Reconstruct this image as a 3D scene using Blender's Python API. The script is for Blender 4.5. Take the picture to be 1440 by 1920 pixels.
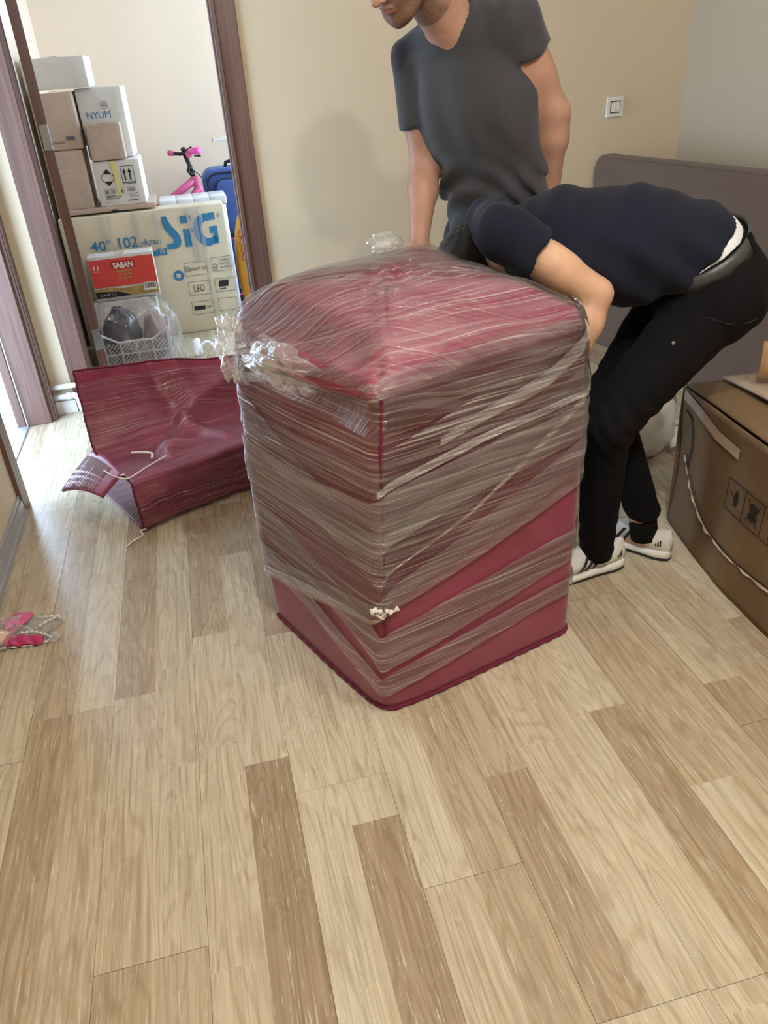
import bpy, bmesh, math, random
import numpy as np
from mathutils import Vector, Matrix

# ------------------------------------------------------------------ reset
for o in list(bpy.data.objects):
    bpy.data.objects.remove(o, do_unlink=True)
scene = bpy.context.scene
COL = scene.collection
random.seed(7)
RNG = np.random.default_rng(11)

# ------------------------------------------------------------------ camera (hand-held phone, 1.35 m, tilted down 30 deg)
cam_d = bpy.data.cameras.new('camera')
cam = bpy.data.objects.new('camera', cam_d)
COL.objects.link(cam)
cam.matrix_world = Matrix(((0.968472, 0.17572, -0.176592, 0.0), (-0.240161, 0.470119, -0.8493, 0.0), (-0.06622, 0.864934, 0.497498, 1.35), (0, 0, 0, 1)))
cam_d.sensor_fit = 'VERTICAL'
cam_d.sensor_height = 36.0
cam_d.lens = 27.47
cam_d.clip_start = 0.02
scene.camera = cam

# ------------------------------------------------------------------ view transform / exposure
scene.view_settings.view_transform = 'Standard'
scene.view_settings.look = 'None'
scene.view_settings.gamma = 1.0
scene.view_settings.use_curve_mapping = False
scene.view_settings.exposure = -0.18
scene.cycles.transparent_max_bounces = 32

# ------------------------------------------------------------------ world: bright hazy daylight
world = bpy.data.worlds.new('daylight')
scene.world = world
world.use_nodes = True
wn = world.node_tree.nodes
wn['Background'].inputs[0].default_value = (0.56, 0.76, 1.0, 1)
wn['Background'].inputs[1].default_value = 12.0

# ------------------------------------------------------------------ lights
def lamp(name, kind, loc, energy, color=(1, 1, 1), size=0.1, target=None, size_y=None, portal=False):
    d = bpy.data.lights.new(name, kind)
    d.energy = energy
    d.color = color
    if kind == 'AREA':
        d.size = size
        if size_y:
            d.shape = 'RECTANGLE'
            d.size_y = size_y
        if portal:
            d.cycles.is_portal = True
    else:
        d.shadow_soft_size = size
    o = bpy.data.objects.new(name, d)
    o.location = loc
    if target is not None:
        v = Vector(target) - Vector(loc)
        o.rotation_euler = v.to_track_quat('-Z', 'Y').to_euler()
    COL.objects.link(o)
    return o
WARM = (1.0, 0.955, 0.885)
lamp('ceiling_bulb', 'POINT', (1.12, 0.42, 2.50), 42, WARM, 0.06)
lamp('ceiling_bulb', 'POINT', (0.46, 0.40, 2.30), 70, WARM, 0.03)
# daylight arriving through the balcony door (left), the far room's window and the window behind the camera
lamp('daylight_portal', 'AREA', (-0.96, 3.25, 1.05), 1, size=0.86, size_y=2.1, target=(0, 3.25, 1.05), portal=True)
lamp('daylight_portal', 'AREA', (1.62, 5.05, 1.45), 1, size=1.7, size_y=1.9, target=(0, 5.05, 1.45), portal=True)

# ------------------------------------------------------------------ helpers
def lin(r, g, b):
    def f(c):
        c = c / 255.0
        return c / 12.92 if c <= 0.04045 else ((c + 0.055) / 1.055) ** 2.4
    return (f(r), f(g), f(b), 1.0)

class NT:
    """small node-tree builder"""
    def __init__(self, name):
        self.m = bpy.data.materials.new(name)
        self.m.use_nodes = True
        self.t = self.m.node_tree
        self.b = self.t.nodes['Principled BSDF']
        self.out = self.t.nodes['Material Output']
    def n(self, typ, **kw):
        nd = self.t.nodes.new(typ)
        for k, v in kw.items():
            if k.startswith('i_'):
                key = k[2:]
                key = int(key) if key.isdigit() else key.replace('_', ' ')
                nd.inputs[key].default_value = v
            else:
                setattr(nd, k, v)
        return nd
    def l(self, a, b):
        self.t.links.new(a, b)
    def coords(self, kind='Object', scale=(1, 1, 1), rot=(0, 0, 0)):
        tc = self.n('ShaderNodeTexCoord')
        mp = self.n('ShaderNodeMapping')
        mp.inputs['Scale'].default_value = scale
        mp.inputs['Rotation'].default_value = rot
        self.l(tc.outputs[kind], mp.inputs[0])
        return mp.outputs[0]
    def noise(self, vec, scale, detail=3, rough=0.55, dist=0.0):
        nd = self.n('ShaderNodeTexNoise')
        nd.inputs['Scale'].default_value = scale
        nd.inputs['Detail'].default_value = detail
        nd.inputs['Roughness'].default_value = rough
        nd.inputs['Distortion'].default_value = dist
        self.l(vec, nd.inputs['Vector'])
        return nd.outputs[0]
    def ramp(self, fac, stops):
        nd = self.n('ShaderNodeValToRGB')
        e = nd.color_ramp.elements
        while len(e) < len(stops):
            e.new(0.5)
        for i, (p, c) in enumerate(stops):
            e[i].position = p
            e[i].color = c if len(c) == 4 else (*c, 1)
        self.l(fac, nd.inputs[0])
        return nd.outputs[0]
    def mix(self, fac, a, b, mode='MIX'):
        nd = self.n('ShaderNodeMix', data_type='RGBA', blend_type=mode)
        for s, v in ((nd.inputs[0], fac), (nd.inputs[6], a), (nd.inputs[7], b)):
            if isinstance(v, (int, float)):
                s.default_value = v
            elif isinstance(v, tuple):
                s.default_value = v
            else:
                self.l(v, s)
        return nd.outputs[2]
    def math(self, op, a, b=0.0, clamp=False):
        nd = self.n('ShaderNodeMath', operation=op, use_clamp=clamp)
        for s, v in ((nd.inputs[0], a), (nd.inputs[1], b)):
            if isinstance(v, (int, float)):
                s.default_value = v
            else:
                self.l(v, s)
        return nd.outputs[0]
    def bump(self, h, strength=0.3, dist=0.01):
        nd = self.n('ShaderNodeBump')
        nd.inputs['Strength'].default_value = strength
        nd.inputs['Distance'].default_value = dist
        self.l(h, nd.inputs['Height'])
        self.l(nd.outputs[0], self.b.inputs['Normal'])
        return nd.outputs[0]
    def color(self, c):
        if isinstance(c, tuple):
            self.b.inputs['Base Color'].default_value = c
        else:
            self.l(c, self.b.inputs['Base Color'])
    def set(self, rough=0.5, spec=0.5, metal=0.0, sheen=0.0, trans=0.0):
        self.b.inputs['Roughness'].default_value = rough
        self.b.inputs['Specular IOR Level'].default_value = spec
        self.b.inputs['Metallic'].default_value = metal
        self.b.inputs['Sheen Weight'].default_value = sheen
        self.b.inputs['Transmission Weight'].default_value = trans

def simple(name, c, rough=0.5, spec=0.4, var=0.12, vscale=8.0, bump=0.0, bscale=60.0, stretch=(1, 1, 1), metal=0.0, sheen=0.0):
    """one plain colour with a little mottling and fine relief"""
    t = NT(name)
    v = t.coords('Object', stretch)
    n = t.noise(v, vscale, 4)
    d = tuple(x * (1 - var) for x in c[:3]) + (1,)
    e = tuple(min(1, x * (1 + var)) for x in c[:3]) + (1,)
    t.color(t.ramp(n, [(0.3, d), (0.7, e)]))
    t.set(rough, spec, metal, sheen)
    if bump:
        t.bump(t.noise(v, bscale, 3), bump, 0.004)
    return t.m

def mk(name, verts, faces, mat, parent=None, smooth=False, uv=None, origin=None, attr=None):
    """link ONE mesh object; verts in world coordinates"""
    V = np.asarray(verts, float).reshape(-1, 3)
    if origin is None:
        lo, hi = V.min(0), V.max(0)
        origin = (lo + hi) / 2
        if parent is None:
            origin[2] = lo[2]
    origin = np.array(origin, float)
    me = bpy.data.meshes.new(name)
    me.from_pydata((V - origin).tolist(), [], [list(map(int, f)) for f in faces])
    if uv is not None:
        lay = me.uv_layers.new(name='UVMap')
        idx = np.empty(len(me.loops), np.int32)
        me.loops.foreach_get('vertex_index', idx)
        lay.data.foreach_set('uv', np.asarray(uv, np.float32)[idx].ravel())
    if attr is not None:
        a = me.color_attributes.new('tint', 'FLOAT_COLOR', 'POINT')
        A = np.ones((len(V), 4), np.float32)
        A[:, :np.asarray(attr).shape[1]] = attr
        a.data.foreach_set('color', A.ravel())
    me.materials.append(mat)
    if smooth:
        me.polygons.foreach_set('use_smooth', [True] * len(me.polygons))
    me.update()
    o = bpy.data.objects.new(name, me)
    COL.objects.link(o)
    if parent is not None:
        o.parent = parent
        o.location = Vector(origin) - world_loc(parent)
    else:
        o.location = origin
    return o

def world_loc(o):
    v = Vector(o.location)
    while o.parent:
        o = o.parent
        v += o.location
    return v

def tag(o, label=None, cat=None, group=None, kind=None):
    if label: o['label'] = label
    if cat: o['category'] = cat
    if group: o['group'] = group
    if kind: o['kind'] = kind
    return o

def thing(name, label, cat, loc, group=None):
    o = bpy.data.objects.new(name, None)
    o.empty_display_size = 0.05
    o.location = loc
    COL.objects.link(o)
    return tag(o, label, cat, group)

def yaw(deg):
    a = math.radians(deg)
    return np.array([[math.cos(a), -math.sin(a), 0], [math.sin(a), math.cos(a), 0], [0, 0, 1]])

def rotm(axis, deg):
    return np.array(Matrix.Rotation(math.radians(deg), 3, Vector(axis)))

def box_v(x0, x1, y0, y1, z0, z1):
    return np.array([(x0, y0, z0), (x1, y0, z0), (x1, y1, z0), (x0, y1, z0), (x0, y0, z1), (x1, y0, z1), (x1, y1, z1), (x0, y1, z1)], float)
BOX_F = [(0, 3, 2, 1), (4, 5, 6, 7), (0, 1, 5, 4), (1, 2, 6, 5), (2, 3, 7, 6), (3, 0, 4, 7)]

def bm_box(x0, x1, y0, y1, z0, z1, bevel=0.0, seg=1, cuts=0, jitter=0.0):
    """bevelled (optionally subdivided / dented) box -> verts, faces"""
    bm = bmesh.new()
    vs = [bm.verts.new(v) for v in box_v(x0, x1, y0, y1, z0, z1)]
    for f in BOX_F:
        bm.faces.new([vs[i] for i in f])
    if bevel:
        bmesh.ops.bevel(bm, geom=list(bm.edges), offset=bevel, segments=seg, affect='EDGES', profile=0.5)
    if cuts:
        bmesh.ops.subdivide_edges(bm, edges=[e for e in bm.edges if e.calc_length() > bevel * 3 + 0.02], cuts=cuts, use_grid_fill=True)
    bm.verts.index_update()
    V = np.array([v.co[:] for v in bm.verts])
    F = [[v.index for v in f.verts] for f in bm.faces]
    bm.free()
    if jitter:
        V = V + vnoise(V * 7.0, 3) * jitter
    return V, F

def vnoise(P, seed=0):
    """cheap smooth vector noise: sums of sines"""
    r = np.random.default_rng(seed)
    out = np.zeros((len(P), 3))
    for k in range(7):
        K = r.normal(size=(3, 3)) * (0.6 + 0.35 * k)
        ph = r.uniform(0, 6.28, 3)
        out += np.sin(P @ K + ph) / (1 + 0.4 * k)
    return out / 3.0

def snoise(P, seed=0, octaves=7, base=0.6, step=0.35):
    r = np.random.default_rng(seed)
    out = np.zeros(len(P))
    for k in range(octaves):
        K = r.normal(size=3) * (base + step * k)
        out += np.sin(P @ K + r.uniform(0, 6.28)) / (1 + 0.4 * k)
    return out / 2.2

def join(*parts):
    V, F, off = [], [], 0
    for v, f in parts:
        V.append(np.asarray(v, float))
        F += [[i + off for i in q] for q in f]
        off += len(v)
    return np.concatenate(V), F

def tube(path, radius, seg=8, closed=False, caps=True):
    """swept circle; radius scalar or per-point"""
    P = np.asarray(path, float)
    n = len(P)
    R = np.full(n, radius, float) if np.isscalar(radius) else np.asarray(radius, float)
    T = np.gradient(P, axis=0)
    if closed:
        T = np.roll(P, -1, 0) - np.roll(P, 1, 0)
    T /= np.linalg.norm(T, axis=1)[:, None] + 1e-12
    up = np.array([0, 0, 1.0])
    if abs(T[0] @ up) > 0.9:
        up = np.array([1.0, 0, 0])
    V = []
    N = np.cross(T[0], up); N /= np.linalg.norm(N)
    for i in range(n):
        N = N - T[i] * (N @ T[i]); N /= np.linalg.norm(N) + 1e-12
        B = np.cross(T[i], N)
        for k in range(seg):
            a = 2 * math.pi * k / seg
            V.append(P[i] + R[i] * (math.cos(a) * N + math.sin(a) * B))
    F = []
    m = n if closed else n - 1
    for i in range(m):
        j = (i + 1) % n
        for k in range(seg):
            k2 = (k + 1) % seg
            F.append((i * seg + k, i * seg + k2, j * seg + k2, j * seg + k))
    if caps and not closed:
        F.append(tuple(range(seg))[::-1])
        F.append(tuple((n - 1) * seg + k for k in range(seg)))
    return np.array(V), F

def cyl(a, b, r, seg=24, r2=None):
    r2 = r if r2 is None else r2
    return tube([a, b], [r, r2], seg)

def lathe(profile, centre, axis=(0, 0, 1), seg=32):
    """profile list of (radius, along axis)"""
    ax = np.array(axis, float); ax /= np.linalg.norm(ax)
    u = np.cross(ax, (1, 0, 0)) if abs(ax[0]) < 0.9 else np.cross(ax, (0, 1, 0))
    u /= np.linalg.norm(u); v = np.cross(ax, u)
    V, F = [], []
    for r, h in profile:
        for k in range(seg):
            a = 2 * math.pi * k / seg
            V.append(np.array(centre) + ax * h + r * (math.cos(a) * u + math.sin(a) * v))
    for i in range(len(profile) - 1):
        for k in range(seg):
            k2 = (k + 1) % seg
            F.append((i * seg + k, i * seg + k2, (i + 1) * seg + k2, (i + 1) * seg + k))
    return np.array(V), F

def grid_mesh(fn, nu, nv, closed_u=False):
    """fn(u,v)->xyz arrays; returns verts, faces, uv"""
    U, W = np.meshgrid(np.linspace(0, 1, nu), np.linspace(0, 1, nv), indexing='ij')
    P = fn(U.ravel(), W.ravel())
    F = []
    for i in range(nu - 1):
        for j in range(nv - 1):
            a = i * nv + j
            F.append((a, a + nv, a + nv + 1, a + 1))
    if closed_u:
        pass
    return P, F, np.stack([U.ravel(), W.ravel()], 1)

def sheet(V, F, t):
    """give a one-sided sheet a real thickness t (both skins + rim)"""
    V = np.asarray(V, float)
    N = np.zeros_like(V)
    for f in F:
        q = V[list(f)]
        n = np.cross(q[1] - q[0], q[-1] - q[0])
        for i in f:
            N[i] += n
    N /= np.linalg.norm(N, axis=1)[:, None] + 1e-12
    n0 = len(V)
    V2 = np.concatenate([V, V - N * t])
    edges = {}
    for f in F:
        for a, b in zip(f, list(f[1:]) + [f[0]]):
            edges[(a, b)] = edges.get((a, b), 0) + 1
    F2 = [tuple(f) for f in F] + [tuple(i + n0 for i in f[::-1]) for f in F]
    for (a, b) in edges:
        if (b, a) not in edges:
            F2.append((b, a, a + n0, b + n0))
    return V2, F2

def poly_ext(pts2, O, ex, ey, t):
    """extruded flat polygon: 2D pts in the (ex,ey) frame at O, thickness t along ex x ey"""
    O, ex, ey = (np.array(a, float) for a in (O, ex, ey))
    n = np.cross(ex, ey); n /= np.linalg.norm(n)
    A = np.array([O + ex * x + ey * y for x, y in pts2])
    k = len(pts2)
    V = np.concatenate([A + n * t, A])
    F = [tuple(range(k)), tuple(range(2 * k - 1, k - 1, -1))]
    for i in range(k):
        j = (i + 1) % k
        F.append((i, i + k, j + k, j))
    return V, F

def text_mesh(s, O, ex, ey, size, bold=0.0, width=None, spacing=1.0, t=0.0005, shear=0.0):
    """flat lettering standing t proud of a surface: O lower-left, ex reading direction, ey up"""
    c = bpy.data.curves.new('lettering', 'FONT')
    c.body = s
    c.size = 1.0
    c.offset = bold
    c.space_character = spacing
    c.shear = shear
    c.resolution_u = 3
    o = bpy.data.objects.new('lettering_tmp', c)
    COL.objects.link(o)
    bpy.context.view_layer.update()
    dg = bpy.context.evaluated_depsgraph_get()
    me = bpy.data.meshes.new_from_object(o.evaluated_get(dg))
    V = np.array([v.co[:] for v in me.vertices])
    F = [list(p.vertices) for p in me.polygons]
    bpy.data.objects.remove(o, do_unlink=True)
    bpy.data.curves.remove(c)
    bpy.data.meshes.remove(me)
    V[:, 0] -= V[:, 0].min()
    cap = 0.73
    sx = sy = size / cap
    if width:
        sx = width / max(1e-6, V[:, 0].max())
    O, ex, ey = (np.array(a, float) for a in (O, ex, ey))
    n = np.cross(ex, ey)
    W = O + np.outer(V[:, 0] * sx, ex) + np.outer(V[:, 1] * sy, ey) + n * t
    return W, F

# ---- signed-distance modelling (smooth unions -> one continuous surface)
def nets(fn, lo, hi, h):
    lo = np.array(lo, float); hi = np.array(hi, float)
    n = np.maximum(4, np.ceil((hi - lo) / h).astype(int) + 1)
    ax = [lo[i] + h * np.arange(n[i]) for i in range(3)]
    G = np.stack(np.meshgrid(*ax, indexing='ij'), -1).reshape(-1, 3).astype(np.float32)
    D = fn(G).reshape(n).astype(np.float32)
    S = D < 0
    cnt = np.zeros(n - 1, np.int8)
    for dx in (0, 1):
        for dy in (0, 1):
            for dz in (0, 1):
                cnt += S[dx:n[0] - 1 + dx, dy:n[1] - 1 + dy, dz:n[2] - 1 + dz]
    act = (cnt > 0) & (cnt < 8)
    I = np.argwhere(act)
    idx = -np.ones(n - 1, np.int64)
    idx[act] = np.arange(len(I))
    acc = np.zeros((len(I), 3)); num = np.zeros(len(I))
    corners = [(a, b, c) for a in (0, 1) for b in (0, 1) for c in (0, 1)]
    for ca in corners:
        for d in range(3):
            if ca[d] == 0:
                cb = list(ca); cb[d] = 1
                va = D[I[:, 0] + ca[0], I[:, 1] + ca[1], I[:, 2] + ca[2]]
                vb = D[I[:, 0] + cb[0], I[:, 1] + cb[1], I[:, 2] + cb[2]]
                m = (va < 0) != (vb < 0)
                t = np.where(m, va / np.where(m, va - vb, 1), 0)
                p = np.tile(np.array(ca, float), (len(I), 1))
                p[:, d] = t
                acc[m] += p[m]; num[m] += 1
    V = lo + h * (I + acc / num[:, None])
    F = []
    for d in range(3):
        a, b = [(1, 2), (2, 0), (0, 1)][d]
        sl0 = [slice(1, n[k] - 1) for k in range(3)]; sl0[d] = slice(0, n[d] - 1)
        sl1 = list(sl0); sl1[d] = slice(1, n[d])
        A = S[tuple(sl0)]; B = S[tuple(sl1)]
        for flip, M in ((False, A & ~B), (True, ~A & B)):
            E = np.argwhere(M)
            off = np.ones(3, int); off[d] = 0
            E = E + off
            q = []
            for (u, v) in ((0, 0), (-1, 0), (-1, -1), (0, -1)):
                C = E.copy(); C[:, a] += u; C[:, b] += v
                q.append(idx[C[:, 0], C[:, 1], C[:, 2]])
            Q = np.stack(q, 1)
            if flip:
                Q = Q[:, ::-1]
            F.append(Q)
    F = np.concatenate(F)
    F = F[(F >= 0).all(1)]
    return V, F.tolist()

def rc(P, a, b, ra, rb):
    a = np.array(a, np.float32); b = np.array(b, np.float32)
    ba = b - a
    t = np.clip((P - a) @ ba / max(1e-9, float(ba @ ba)), 0, 1)
    return np.linalg.norm(P - a - t[:, None] * ba, axis=1) - (ra + (rb - ra) * t)

def rcf(P, a, b, ra, rb, fwd, flat):
    """round cone flattened along fwd (flat>1 makes it thinner in that direction)"""
    a = np.array(a, np.float32); f = np.array(fwd, np.float32); f = f / np.linalg.norm(f)
    b = np.array(b, np.float32)
    Q = (P - a) + np.outer((P - a) @ f * (flat - 1), f)
    bb = (b - a) + ((b - a) @ f) * (flat - 1) * f
    t = np.clip(Q @ bb / max(1e-9, float(bb @ bb)), 0, 1)
    return (np.linalg.norm(Q - t[:, None] * bb, axis=1) - (ra + (rb - ra) * t)) / (0.5 + 0.5 * flat)

def el(P, c, r, R=None):
    q = P - np.array(c, np.float32)
    if R is not None:
        q = q @ np.array(R, np.float32).T
    r = np.array(r, np.float32)
    k0 = np.linalg.norm(q / r, axis=1); k1 = np.linalg.norm(q / (r * r), axis=1) + 1e-9
    return k0 * (k0 - 1) / k1

def smin(a, b, k):
    h = np.clip(0.5 + 0.5 * (b - a) / k, 0, 1)
    return b + (a - b) * h - k * h * (1 - h)

def smax(a, b, k):
    return -smin(-a, -b, k)

def boxsdf(P, lo, hi):
    lo = np.array(lo, np.float32); hi = np.array(hi, np.float32)
    return np.max(np.maximum(lo - P, P - hi), axis=1)

def lap(V, F, it=2, w=0.5):
    """laplacian smoothing"""
    Fa = np.array(F)
    for _ in range(it):
        S = np.zeros_like(V); c = np.zeros(len(V))
        for i in range(4):
            for j in ((i + 1) % 4, (i + 3) % 4):
                np.add.at(S, Fa[:, i], V[Fa[:, j]]); np.add.at(c, Fa[:, i], 1)
        V = V * (1 - w) + w * S / np.maximum(1, c)[:, None]
    return V

# ================================================================== materials
def wood_floor():
    t = NT('laminate_oak')
    at = t.n('ShaderNodeAttribute', attribute_name='tint')
    sep = t.n('ShaderNodeSeparateColor')
    t.l(at.outputs['Color'], sep.inputs[0])
    tone, seed = sep.outputs[0], sep.outputs[1]
    geo = t.n('ShaderNodeNewGeometry')
    off = t.n('ShaderNodeCombineXYZ')
    t.l(t.math('MULTIPLY', seed, 37.0), off.inputs[0])
    t.l(t.math('MULTIPLY', seed, 91.0), off.inputs[1])
    t.l(t.math('MULTIPLY', seed, 13.0), off.inputs[2])
    add = t.n('ShaderNodeVectorMath', operation='ADD')
    t.l(geo.outputs['Position'], add.inputs[0]); t.l(off.outputs[0], add.inputs[1])
    def stretched(sx, sy):
        m = t.n('ShaderNodeMapping'); m.inputs['Scale'].default_value = (sx, sy, 1)
        t.l(add.outputs[0], m.inputs[0]); return m.outputs[0]
    big = t.noise(stretched(8, 1.0), 1.0, 2, 0.5, 0.3)            # cathedral field
    rings = t.n('ShaderNodeMath', operation='SINE')
    t.l(t.math('MULTIPLY', big, 120.0), rings.inputs[0])
    ring = t.ramp(t.math('MULTIPLY_ADD', rings.outputs[0], 0.5), [(0.0, (0, 0, 0)), (0.55, (0, 0, 0)), (1.0, (1, 1, 1))])
    t.t.nodes[-2].inputs[2].default_value = 0.5
    fine = t.noise(stretched(120, 3.2), 1.0, 5, 0.70)
    pore = t.noise(stretched(300, 13.0), 1.0, 2, 0.5)
    cloud = t.noise(stretched(6, 2.2), 1.0, 4, 0.6)
    base = t.ramp(tone, [(0.0, lin(156, 136, 112)), (0.45, lin(181, 164, 141)), (1.0, lin(206, 197, 176))])
    c = t.mix(t.math('MULTIPLY', ring, 0.55), base, t.mix(1.0, base, (0.74, 0.68, 0.60, 1), 'MULTIPLY'))
    c = t.mix(1.0, c, t.ramp(fine, [(0.36, (0.76, 0.73, 0.69)), (0.60, (1.04, 1.04, 1.04))]), 'MULTIPLY')
    c = t.mix(0.6, c, t.ramp(cloud, [(0.2, (0.86, 0.84, 0.81)), (0.8, (1.08, 1.08, 1.07))]), 'MULTIPLY')
    lime = t.ramp(pore, [(0.62, (0, 0, 0)), (0.70, (1, 1, 1))])
    c = t.mix(t.math('MULTIPLY', lime, 0.50), c, lin(224, 215, 198))
    # small scuffs and knots
    sc = t.noise(stretched(30, 22), 1.0, 5, 0.75, 0.6)
    dirt = t.ramp(sc, [(0.78, (0, 0, 0)), (0.86, (1, 1, 1))])
    c = t.mix(t.math('MULTIPLY', dirt, 0.35), c, lin(112, 92, 72))
    t.color(c)
    t.set(0.30, 0.5)
    rr = t.ramp(t.noise(stretched(5, 4), 1.0, 4), [(0.2, (0.24, 0.24, 0.24)), (0.85, (0.31, 0.31, 0.31))])
    t.l(rr, t.b.inputs['Roughness'])
    t.bump(t.mix(0.5, fine, pore), 0.10, 0.002)
    return t.m

def paint(name, c, stains=0.0):
    t = NT(name)
    v = t.coords('Object')
    n = t.noise(v, 1.3, 4)
    d = tuple(x * 0.965 for x in c[:3]) + (1,)
    col = t.ramp(n, [(0.35, d), (0.65, c)])
    if stains:
        s = t.noise(t.coords('Object', (5, 5, 22)), 1.0, 5, 0.7)
        col = t.mix(t.math('MULTIPLY', t.ramp(s, [(0.70, (0, 0, 0)), (0.78, (1, 1, 1))]), stains), col, lin(150, 140, 128))
    t.color(col)
    t.set(0.62, 0.3)
    t.bump(t.noise(v, 190, 3), 0.06, 0.002)
    return t.m

def brown_wood(name, c1, c2):
    t = NT(name)
    v = t.coords('Object', (60, 60, 2.2))
    n = t.noise(v, 1.0, 5, 0.6, 0.3)
    t.color(t.ramp(n, [(0.3, c1), (0.7, c2)]))
    t.set(0.38, 0.45)
    t.bump(n, 0.08, 0.002)
    return t.m

def cardboard(name, c, flute=(0, 0, 90), var=0.1):
    t = NT(name)
    v = t.coords('Object')
    n = t.noise(v, 5, 5, 0.6)
    d = tuple(x * (1 - var * 1.6) for x in c[:3]) + (1,)
    e = tuple(min(1, x * (1 + var)) for x in c[:3]) + (1,)
    col = t.ramp(n, [(0.3, d), (0.68, e)])
    fib = t.noise(t.coords('Object', (30, 30, 160)), 1.0, 3)
    col = t.mix(0.25, col, t.ramp(fib, [(0.3, (0.86, 0.84, 0.8)), (0.7, (1.05, 1.05, 1.05))]), 'MULTIPLY')
    t.color(col)
    t.set(0.72, 0.25)
    wv = t.n('ShaderNodeTexWave', wave_type='BANDS', bands_direction='Z')
    wv.inputs['Scale'].default_value = 55; wv.inputs['Distortion'].default_value = 0.4
    t.l(v, wv.inputs[0])
    t.bump(t.mix(0.35, n, wv.outputs[0]), 0.12, 0.004)
    return t.m

def fabric(name, c, scale=420, rough=0.95, sheen=0.15, var=0.14, bump=0.25):
    t = NT(name)
    v = t.coords('Object')
    n = t.noise(v, 3.5, 4)
    w = t.noise(t.coords('Object', (1, 1, 1)), scale, 2)
    d = tuple(x * (1 - var) for x in c[:3]) + (1,)
    e = tuple(min(1, x * (1 + var)) for x in c[:3]) + (1,)
    col = t.ramp(n, [(0.3, d), (0.7, e)])
    col = t.mix(0.5, col, t.ramp(w, [(0.3, (0.75, 0.75, 0.75)), (0.7, (1.15, 1.15, 1.15))]), 'MULTIPLY')
    t.color(col)
    t.set(rough, 0.2, sheen=sheen)
    t.bump(w, bump, 0.002)
    return t.m

def burgundy():
    """coated burgundy moving blanket: fine ribbing and blotchy sheen"""
    t = NT('burgundy_cover')
    v = t.coords('Object')
    n = t.noise(v, 4.0, 5, 0.6)
    s = t.noise(v, 38, 4, 0.7)
    col = t.ramp(n, [(0.3, lin(120, 38, 62)), (0.7, lin(146, 58, 86))])
    blot = t.ramp(s, [(0.60, (0, 0, 0)), (0.70, (1, 1, 1))])
    col = t.mix(t.math('MULTIPLY', blot, 0.35), col, lin(104, 26, 48))
    t.color(col)
    t.set(0.42, 0.42)
    t.b.inputs['Sheen Weight'].default_value = 0.15
    wv = t.n('ShaderNodeTexWave', wave_type='BANDS', bands_direction='Z')
    wv.inputs['Scale'].default_value = 70; wv.inputs['Distortion'].default_value = 2.0; wv.inputs['Detail'].default_value = 2
    t.l(v, wv.inputs[0])
    t.bump(t.mix(0.85, wv.outputs[0], t.noise(v, 24, 4)), 0.20, 0.004)
    return t.m

def film(name, milk=0.16, streak=0.5, su=2.0, sv=150.0, gloss=0.5, tint=(0.93, 0.92, 0.94, 1)):
    """clear stretch film: transparent sheet, milky where it is pleated, glossy pleats. UV in metres (u along the winding)"""
    t = NT(name)
    t.t.nodes.remove(t.b)
    def mapped(a, b, off=0.0):
        tc = t.n('ShaderNodeTexCoord'); m = t.n('ShaderNodeMapping')
        m.inputs['Scale'].default_value = (a, b, 1); m.inputs['Location'].default_value = (off, off * 2.7, 0)
        t.l(tc.outputs['UV'], m.inputs[0]); return m.outputs[0]
    pl = t.noise(mapped(su, sv), 1.0, 3, 0.65, 0.0)
    pl2 = t.noise(mapped(su * 2.2, sv * 0.28, 3.3), 1.0, 2, 0.6, 0.0)
    big = t.noise(mapped(1.6, 7.0, 1.7), 1.0, 1, 0.5)
    thin = t.ramp(pl, [(0.54, (0, 0, 0)), (0.72, (1, 1, 1))])
    wide = t.ramp(pl2, [(0.42, (0, 0, 0)), (0.80, (1, 1, 1))])
    zone = t.ramp(big, [(0.32, (0.25, 0.25, 0.25)), (0.68, (1, 1, 1))])
    a = t.math('ADD', t.math('MULTIPLY', t.math('MULTIPLY', thin, zone), streak), t.math('MULTIPLY', wide, streak * 0.35))
    a = t.math('ADD', a, milk, True)
    bp = t.n('ShaderNodeBump'); bp.inputs['Strength'].default_value = 1.0; bp.inputs['Distance'].default_value = 0.010
    t.l(t.mix(0.4, pl, pl2), bp.inputs['Height'])
    tr = t.n('ShaderNodeBsdfTransparent')
    df = t.n('ShaderNodeBsdfDiffuse'); df.inputs[0].default_value = tint
    gl = t.n('ShaderNodeBsdfGlossy'); gl.inputs[0].default_value = (1, 1, 1, 1); gl.inputs['Roughness'].default_value = 0.09
    t.l(bp.outputs[0], gl.inputs['Normal'])
    m1 = t.n('ShaderNodeMixShader'); t.l(a, m1.inputs[0]); t.l(tr.outputs[0], m1.inputs[1]); t.l(df.outputs[0], m1.inputs[2])
    fr = t.n('ShaderNodeFresnel'); fr.inputs[0].default_value = 1.45; 
    g = t.math('ADD', t.math('MULTIPLY', fr.outputs[0], gloss), t.math('MULTIPLY', thin, gloss * 0.35), True)
    m2 = t.n('ShaderNodeMixShader'); t.l(g, m2.inputs[0]); t.l(m1.outputs[0], m2.inputs[1]); t.l(gl.outputs[0], m2.inputs[2])
    t.l(m2.outputs[0], t.out.inputs[0])
    return t.m

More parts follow.
